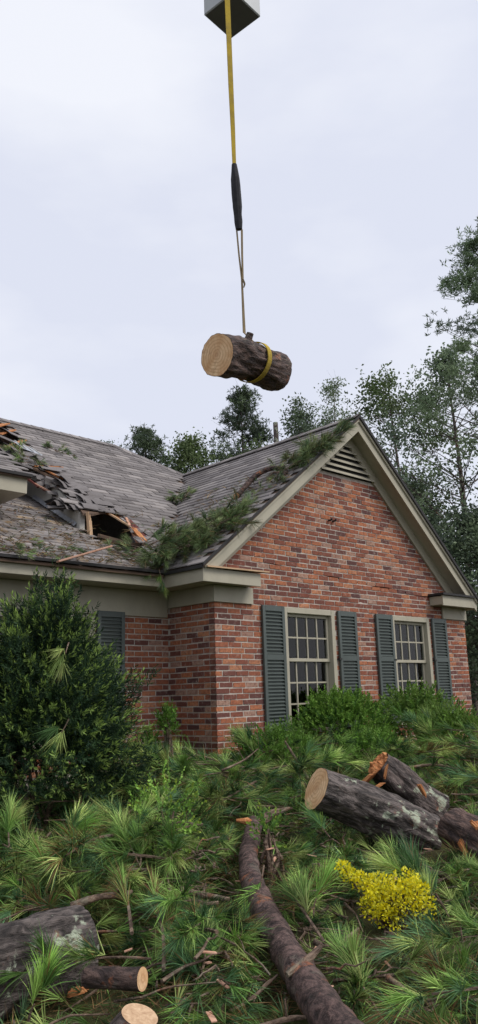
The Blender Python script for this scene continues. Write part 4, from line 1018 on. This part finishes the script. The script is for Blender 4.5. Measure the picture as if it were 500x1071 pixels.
roof_heap('needles caught on the porch eave at the left frame edge', [(-2.35, .75, .08), (-2.25, .65, .06)], zL, 0, 7, 61, L=.22, nl=.10, nn=24, nt=4)
bough('pine sprig dangling from the porch eave under the heap', np.array([-.52, .40, 3.10]), rad(-100), -1.1, .2, 62, nt=3, nn=50, nl=.17, bright=.8, w=.0048)
limb('bare_limb', 'dark bent bare limb lying on the wing roof below the ridge', 'limb', [(1.02, .62, zS(1.02, 0)+.06), (1.30, .50, zS(1.30, 0)+.16), (1.45, .30, zS(1.45, 0)+.12), (1.42, .05, zS(1.4, 0)+.06), (1.2, -.05, zS(1.2, 0)+.04)], [.035, .04, .035, .028, .018], 'bark_red', 10, 5,
     bits=[([(1.30, .30, zS(1.3, 0)+.05), (1.25, .12, zS(1.25, 0)+.14), (1.36, -.05, zS(1.36, 0)+.03)], [.016, .014, .010], 'side_branch', 'twig'), ([(.98, .63, zS(.98, 0)+.05), (1.03, .61, zS(1.03, 0)+.07)], [.03, .036], 'torn_end', 'raw_wood')])
o = tag(MB().bar((0, 0, 0), (.62, -.10, .22), .07, .022).build('broken_plank', 'plank_wood', bev=.004), 'pale broken plank sticking out over the porch eave', 'plank'); o.location = (-1.92, .36, 3.05)
# litter on the porch roof
s = MB()
for i in range(170):
    x, y = r1.uniform(-2.9, -.35), .5+2.1*r1.random()**1.4
    if not inside(polyL, x, y): continue
    a = r1.uniform(0, 6.28); L = r1.uniform(.03, .09)
    s.bar((x, y, zL(x, y)+.035), (x+math.cos(a)*L, y+math.sin(a)*L, zL(x, y+math.sin(a)*L)+.04), r1.uniform(.006, .02), .008)
tag(s.build('roof_litter', 'twig'), 'brown bark chips littering the porch roof', 'bark chips', kind='stuff')
nd3 = Needles(); n = 700; X = np.concatenate([r1.uniform(-3, -.35, 420), r1.uniform(-.3, 1.6, 280)]); Y = np.concatenate([.5+1.8*r1.random(420)**1.5, r1.uniform(-.2, 1.8, 280)])
Z = np.where(np.arange(n) < 420, 3.09+.535*(Y-.5), np.maximum(roofL(X), 3.12+.75*(Y-.5)))+.035
okk = np.arange(n) >= 0
dv = rdir(n, r1); dv[:, 2] *= .15
nd3.tufts(np.stack([X, Y, Z], -1), dv, 4, .13, .006, .4, np.array([(.20, .14, .07), (.10, .12, .05), (.26, .18, .09), (.08, .11, .05)]), .3, .0, 1.0, r1)
tag(nd3.build('roof_needles'), 'loose dry needles strewn over the shingles', 'needles', kind='stuff')

# ================================================================== SHRUBS
def shrub(name, label, cat, c, rad3, nsh, leafL, leafW, pal, tip, seed, nleaf=18, shootL=.22, up=.35, shell=.55, lump=.25, trunk=True, tipf=.55, cone=0.):
    r = np.random.default_rng(seed); c = np.array(c, float); R3 = np.array(rad3, float)
    root = empty(name, (c[0], c[1], float(gz(c[0], c[1])))); tag(root, label, cat)
    off = np.array(root.location)
    dirs = rdir(nsh, r); dirs[:, 2] = np.where(dirs[:, 2] < -.6, -dirs[:, 2], dirs[:, 2])
    lumpf = np.array([1+lump*mnoise.noise(Vector(tuple(d*2.3))+Vector((seed, 0, 0)))+lump*.8*mnoise.noise(Vector(tuple(d*5.1))+Vector((0, seed, 0))) for d in dirs])
    rr = (shell+(1-shell)*r.random(nsh)**.5)*lumpf
    loc = dirs*R3*rr[:, None]
    cf = 1-cone*np.clip(loc[:, 2]/R3[2]+.25, 0, 1.2); loc[:, :2] *= cf[:, None]
    base = c+loc-off
    sd_ = unit(dirs+np.array([0, 0, up])+r.normal(0, .35, (nsh, 3)))
    f = np.tile(np.linspace(.05, 1, nleaf), nsh)
    SL = np.repeat(shootL*r.uniform(.6, 1.25, nsh), nleaf)
    B = np.repeat(base, nleaf, 0); S = np.repeat(sd_, nleaf, 0)
    e1, e2 = frames(S); ph = r.uniform(0, 2*np.pi, len(f)); op = np.where(f > .9, .25, r.uniform(.6, 1.1, len(f)))
    D_ = S*np.cos(op)[:, None]+(e1*np.cos(ph)[:, None]+e2*np.sin(ph)[:, None])*np.sin(op)[:, None]
    P = B+S*(f*SL)[:, None]
    pc = np.repeat(pal[r.integers(0, len(pal), nsh)]*r.uniform(.7, 1.25, (nsh, 1)), nleaf, 0)
    fresh = np.repeat(r.random(nsh) < tipf, nleaf)*np.clip((f-.55)/.45, 0, 1)
    C = pc*(1-fresh[:, None])+np.array(tip)*fresh[:, None]; C = C*r.uniform(.75, 1.2, (len(f), 1))
    lv = Leaves(); lv.add(P, D_, leafL*r.uniform(.6, 1.15, len(f)), leafW*r.uniform(.7, 1.2, len(f)), C, r); lv.build('foliage', root)
    s = MB()
    for k in range(9):
        q = c+rdir(1, r)[0]*R3*.55; q[2] = max(q[2], c[2])-0
        b0 = np.array([c[0]+r.uniform(-.1, .1), c[1]+r.uniform(-.1, .1), off[2]-.05]); mid = (b0+q)/2+r.normal(0, .05, 3)
        s.tube([tuple(b0-off), tuple(mid-off), tuple(q-off)], [.022, .015, .006], 6)
    s.build('stem', 'twig', root); return root
DARK = np.array([(.022, .045, .022), (.030, .060, .026), (.038, .075, .030), (.026, .052, .030)])
BOX = np.array([(.10, .205, .03), (.13, .26, .04), (.065, .15, .03), (.165, .31, .055)])
LEAFY = np.array([(.13, .24, .04), (.17, .29, .055), (.09, .18, .04)])
c = at(46, 735, 7.3)
shrub('evergreen_shrub', 'tall dense dark evergreen shrub before the porch at the left', 'shrub', (c[0], c[1], 1.33), (.74, .74, .98), 5200, .058, .010, DARK*1.2, (.32, .46, .11), 61, 22, .23, .5, .28, .75, cone=.30, tipf=.5)
c = at(360, 772, 10.0); shrub('boxwood_shrub', 'rounded green boxwood in front of the first window', 'shrub', (c[0], c[1], 1.06), (.62, .55, .46), 1400, .034, .020, BOX, (.20, .34, .06), 62, 20, .15, .4, .5, .25)
c = at(438, 765, 10.6); shrub('leafy_shrub', 'loose light green shrub under the second window', 'shrub', (c[0], c[1], 1.05), (.50, .42, .45), 420, .055, .026, LEAFY, (.18, .27, .07), 63, 16, .24, .5, .4, .35)
c = at(385, 800, 9.0); shrub('low_shrub', 'low bright green shrub behind the broken log', 'shrub', (c[0], c[1], .86), (.42, .36, .20), 320, .034, .018, BOX*1.1, (.16, .27, .06), 64, 18, .16, .4, .5, .3)
c = at(480, 790, 9.6); shrub('leafy_shrub', 'light green leafy shrub at the right edge', 'shrub', (c[0], c[1], .92), (.42, .4, .30), 260, .08, .020, LEAFY, (.17, .26, .07), 65, 14, .22, .6, .4, .35)
c = at(295, 790, 8.6); shrub('low_shrub', 'half buried green shrub right of the brick corner', 'shrub', (c[0], c[1], .88), (.42, .36, .28), 420, .034, .016, BOX, (.13, .22, .05), 66, 18, .18, .6, .45, .4)
c = at(175, 760, 8.3); shrub('arborvitae_sprig', 'single bright arborvitae sprig leaning before the inner brick corner', 'shrub', (c[0], c[1], c[2]), (.07, .07, .17), 90, .03, .013, BOX, (.12, .24, .04), 67, 14, .11, .9, .2, .1)
c = at(157, 792, 8.1); shrub('arborvitae_sprig', 'lower upright arborvitae sprig right of the dark shrub', 'shrub', (c[0], c[1], c[2]), (.08, .08, .24), 110, .03, .013, BOX*.85, (.10, .20, .04), 68, 14, .11, .9, .2, .1)
c = at(172, 868, 5.9); shrub('leafy_sprig', 'yellow green leafy sprig among the boughs left of centre', 'plant', (c[0], c[1], c[2]), (.20, .2, .32), 80, .030, .022, LEAFY*1.5, (.26, .36, .05), 69, 12, .16, .5, .2, .3)
c = at(280, 878, 6.0); shrub('leafy_sprig', 'tiny yellow green sprig beside the top of the long limb', 'plant', (c[0], c[1], c[2]), (.08, .08, .14), 26, .03, .02, LEAFY*1.4, (.26, .36, .05), 70, 12, .12, .5, .2, .2)
YEL = np.array([(.84, .72, .015), (.88, .80, .03), (.74, .66, .02), (.88, .84, .10), (.60, .60, .04)])
def yellow_plant():
    r = np.random.default_rng(77); lobes = [((413, 938, 4.95), .17, 420), ((395, 948, 4.92), .12, 200), ((430, 936, 4.95), .13, 240), ((444, 950, 4.92), .09, 110), ((425, 922, 4.95), .10, 110), ((412, 960, 4.9), .12, 120), ((398, 926, 4.98), .10, 220), ((380, 922, 5.0), .075, 170), ((366, 915, 5.0), .06, 120), ((359, 906, 5.0), .045, 70)]
    o_ = at(412, 968, 4.95); root = empty('yellow_shrub', tuple(o_)); tag(root, 'bright yellow leaved small shrub among the boughs', 'shrub')
    lv = Leaves(); s = MB()
    for k in range(16):
        uu = r.uniform(385, 448); lobes.append(((uu, 940+r.uniform(-24, 22), 4.92+r.uniform(-.05, .05)), r.uniform(.035, .07), 40))
    for (q, R_, n) in lobes:
        c_ = at(*q); dd = rdir(n, r); P = c_+dd*R_*(r.random((n, 1))**.4)*np.array([1, 1, .7])-o_
        lv.add(P, unit(dd+r.normal(0, .6, (n, 3))+np.array([0, 0, .4])), .024*r.uniform(.6, 1.3, n), .018*r.uniform(.7, 1.2, n), YEL[r.integers(0, 5, n)]*r.uniform(.75, 1.15, (n, 1)), r)
        s.tube([(0, 0, -.15), tuple((c_-o_)*.5+r.normal(0, .02, 3)), tuple(c_-o_)], [.008, .006, .003], 5)
    lv.build('foliage', root); s.build('stem', 'twig', root)
yellow_plant()

# ================================================================== TREES
def tree(name, label, base, H, crown, seed, kind='leaf', trunk_r=.16, lean=(0, 0), pal=DARK, nclump=90, per=120, leaf=.11, clump_r=.55, z0=.35, trunk2=None):
    """crown: (rx, ry) radii; clumps hang on real limbs between z0*H and H"""
    r = np.random.default_rng(seed); base = np.array(base, float); root = empty(name, tuple(base)); tag(root, label, 'tree', 'trees behind the house')
    def axis(f): return np.array([lean[0]*f+.25*math.sin(f*4+seed), lean[1]*f+.25*math.cos(f*3.3+seed), H*f])
    s = MB(); fs = np.linspace(0, .97, 14); s.tube([tuple(axis(f)-(0 if f else np.array([0, 0, .2]))) for f in fs], [trunk_r*(1-.88*f) for f in fs], 8)
    lv = Leaves(); lb = MB()
    for k in range(nclump):
        f = z0+(1-z0)*r.random()**.85
        a = r.uniform(0, 2*np.pi)
        prof = (math.sin(math.pi*min(1, ((f-z0)/(1-z0))*.92+.12))**.7) if kind != 'pine' else (1.05-((f-z0)/(1-z0))**1.6*.85)
        rr = prof*r.uniform(.25, 1.0)**.7
        tip = axis(f)+np.array([math.cos(a)*crown[0]*rr, math.sin(a)*crown[1]*rr, (.10 if kind == 'pine' else .28)*crown[0]*rr*r.uniform(.2, 1.4)])
        st = axis(max(.05, f-.10*rr)); mid = (st+tip)/2+r.normal(0, .12, 3)
        lr = trunk_r*.22*(1-.6*f); lb.tube([tuple(st), tuple(mid), tuple(tip)], [lr, lr*.6, lr*.22], 5)
        for q in range(2):
            t2 = tip+r.normal(0, clump_r*.7, 3); lb.tube([tuple(mid), tuple(t2)], [lr*.4, lr*.15], 4)
        n = int(per*r.uniform(.5, 1.4)); cr_ = clump_r*r.uniform(.6, 1.25)
        fl = np.array([1, 1, .55 if kind == 'pine' else .75])
        if kind == 'pine':
            m = max(3, n//9); cc = tip+r.normal(0, 1, (m, 3))*cr_*.55*fl; cc = np.repeat(cc, 9, 0); dd = rdir(len(cc), r)+np.array([0, 0, .35]); P = cc; ln = leaf*r.uniform(.7, 1.2, len(cc)); wd = leaf*.16
        else:
            m = max(4, n//7); cc = tip+r.normal(0, 1, (m, 3))*cr_*.6*fl; P = np.repeat(cc, 7, 0)+r.normal(0, leaf*.9, (m*7, 3)); dd = rdir(len(P), r)+np.array([0, 0, -.1]); ln = leaf*r.uniform(.6, 1.2, len(P)); wd = leaf*.6
        C = pal[r.integers(0, len(pal))]*r.uniform(.75, 1.3)*r.uniform(.75, 1.3, (len(P), 1))
        lv.add(P, dd, ln, wd, C, r)
    s.build('trunk', 'bark', root, smooth=True); tag(lb.build('limbs', 'bark', root), kind=None); lv.build('crown', root); return root
def tree_at(u, vtop, d, **kw):
    P = at(u, vtop, d); g = .75; base = np.array([P[0], P[1], g]); kw.setdefault('H', P[2]-g); return tree(base=base, **kw)
TG = np.array([(.082, .115, .066), (.100, .138, .078), (.122, .162, .092), (.088, .120, .084)])
TL = np.array([(.115, .165, .06), (.14, .19, .08), (.09, .14, .055)])
TP = np.array([(.17, .22, .13), (.21, .26, .17), (.14, .19, .11)])

tree_at(464, 382, 24, name='deciduous_tree', label='tall loose green tree with slender trunk right of the gable', crown=(2.9, 2.9), seed=101, trunk_r=.15, pal=TG*1.35, nclump=84, per=140, leaf=.12, clump_r=.40, z0=.30)
tree_at(408, 392, 27, name='deciduous_tree', label='airy green tree rising just right of the gable peak', crown=(2.4, 2.4), seed=102, trunk_r=.12, pal=TL*.75, nclump=54, per=120, leaf=.12, clump_r=.38, z0=.45)
tree_at(499, 540, 21, name='deciduous_tree', label='dark leafy tree low at the right edge behind the gable', crown=(1.8, 1.8), seed=103, trunk_r=.15, pal=TG*1.0, nclump=120, per=190, leaf=.11, clump_r=.55, z0=.08)
tree_at(432, 500, 25, name='deciduous_tree', label='dark understorey tree behind the right gable slope', crown=(1.9, 1.9), seed=104, trunk_r=.13, pal=TG*1.1, nclump=80, per=150, leaf=.11, clump_r=.55, z0=.10)
tree_at(346, 398, 32, name='deciduous_tree', label='pale grey green airy tree behind the gable peak', crown=(1.7, 1.7), seed=105, trunk_r=.11, pal=TP, nclump=48, per=110, leaf=.11, clump_r=.40, z0=.55)
tree_at(248, 413, 33, name='pine_tree', label='dark pine with spreading crown behind the wing ridge', crown=(1.9, 1.9), seed=106, kind='pine', trunk_r=.14, pal=TG*.95, nclump=60, per=260, leaf=.17, clump_r=.45, z0=.60)
tree_at(312, 425, 31, name='deciduous_tree', label='small dark tree between the spreading pine and the pale tree', crown=(1.1, 1.1), seed=107, kind='leaf', trunk_r=.12, pal=TG*.95, nclump=42, per=120, leaf=.12, clump_r=.42, z0=.55)
tree_at(155, 452, 34, name='pine_tree', label='flat topped small pine behind the main ridge', crown=(1.5, 1.5), seed=108, kind='pine', trunk_r=.12, pal=TG, nclump=34, per=240, leaf=.17, clump_r=.42, z0=.76)
tree_at(203, 462, 30, name='deciduous_tree', label='yellowish green leafy tree over the roof valley', crown=(1.3, 1.3), seed=109, kind='leaf', trunk_r=.14, pal=TL*.8, nclump=60, per=130, leaf=.12, clump_r=.42, z0=.55)
tree_at(113, 463, 36, name='deciduous_tree', label='thin treetop poking over the main ridge at the left', crown=(.7, .7), seed=110, kind='leaf', trunk_r=.10, pal=TL*.9, nclump=14, per=45, leaf=.12, clump_r=.30, z0=.78)
tree_at(268, 464, 28, name='deciduous_tree', label='low green tree just over the wing ridge', crown=(1.2, 1.2), seed=111, kind='leaf', trunk_r=.12, pal=TL*.85, nclump=30, per=90, leaf=.12, clump_r=.4, z0=.65)
# nearer pine at the right edge: limbs reach in from outside
tree_at(524, 238, 17, name='pine_tree', label='nearest tall pine reaching in from the right edge against the sky', crown=(2.0, 2.0), seed=115, kind='pine', trunk_r=.13, pal=TG*1.9, nclump=78, per=330, leaf=.10, clump_r=.34, z0=.55)
P = at(288, 442, 30); s = MB().tube([(P[0], P[1], .6), (P[0]+.1, P[1], P[2]*.5), (P[0], P[1], P[2])], [.16, .13, .09], 8, wob=.05)
tag(s.build('dead_trunk', 'bark'), 'bare dead trunk standing behind the wing ridge', 'dead tree')
# far wood and fence seen past the right corner
far = Leaves(); r = np.random.default_rng(200); n = 26000
ang = r.uniform(-.75, 1.0, n); dist = r.uniform(55, 70, n); hgt = .75+r.random(n)*np.clip(5.5+2.5*np.sin(ang*23)+1.5*np.sin(ang*51), 1, 9)
P = np.stack([CAM[0]+F0[0]*dist*np.cos(ang)+R0[0]*dist*np.sin(ang), CAM[1]+F0[1]*dist*np.cos(ang)+R0[1]*dist*np.sin(ang), hgt], -1)
far.add(P, rdir(n, r), .55*r.uniform(.6, 1.3, n), .4, TG[r.integers(0, 4, n)]*r.uniform(.7, 1.2, (n, 1)), r)
tag(far.build('far_wood'), 'distant dark wood behind the house', 'wood', kind='stuff')
fr_ = empty('wooden_fence', tuple(at(505, 735, 30))); tag(fr_, 'low weathered board fence far behind the right house corner', 'fence'); bpy.context.view_layer.update()
fa, fb = at(470, 735, 30), at(560, 735, 30); fa[2] = fb[2] = .75
for i in range(12):
    p0 = fa+(fb-fa)*i/12; p1 = fa+(fb-fa)*(i+.94)/12
    o = MB().prism([tuple(p0), tuple(p1), tuple(p1+np.array([0, 0, 1.25])), tuple(p0+np.array([0, 0, 1.25]))], tuple(F0*.03)).build('board', 'fence_wood'); o.parent = fr_; o.matrix_parent_inverse = fr_.matrix_world.inverted()
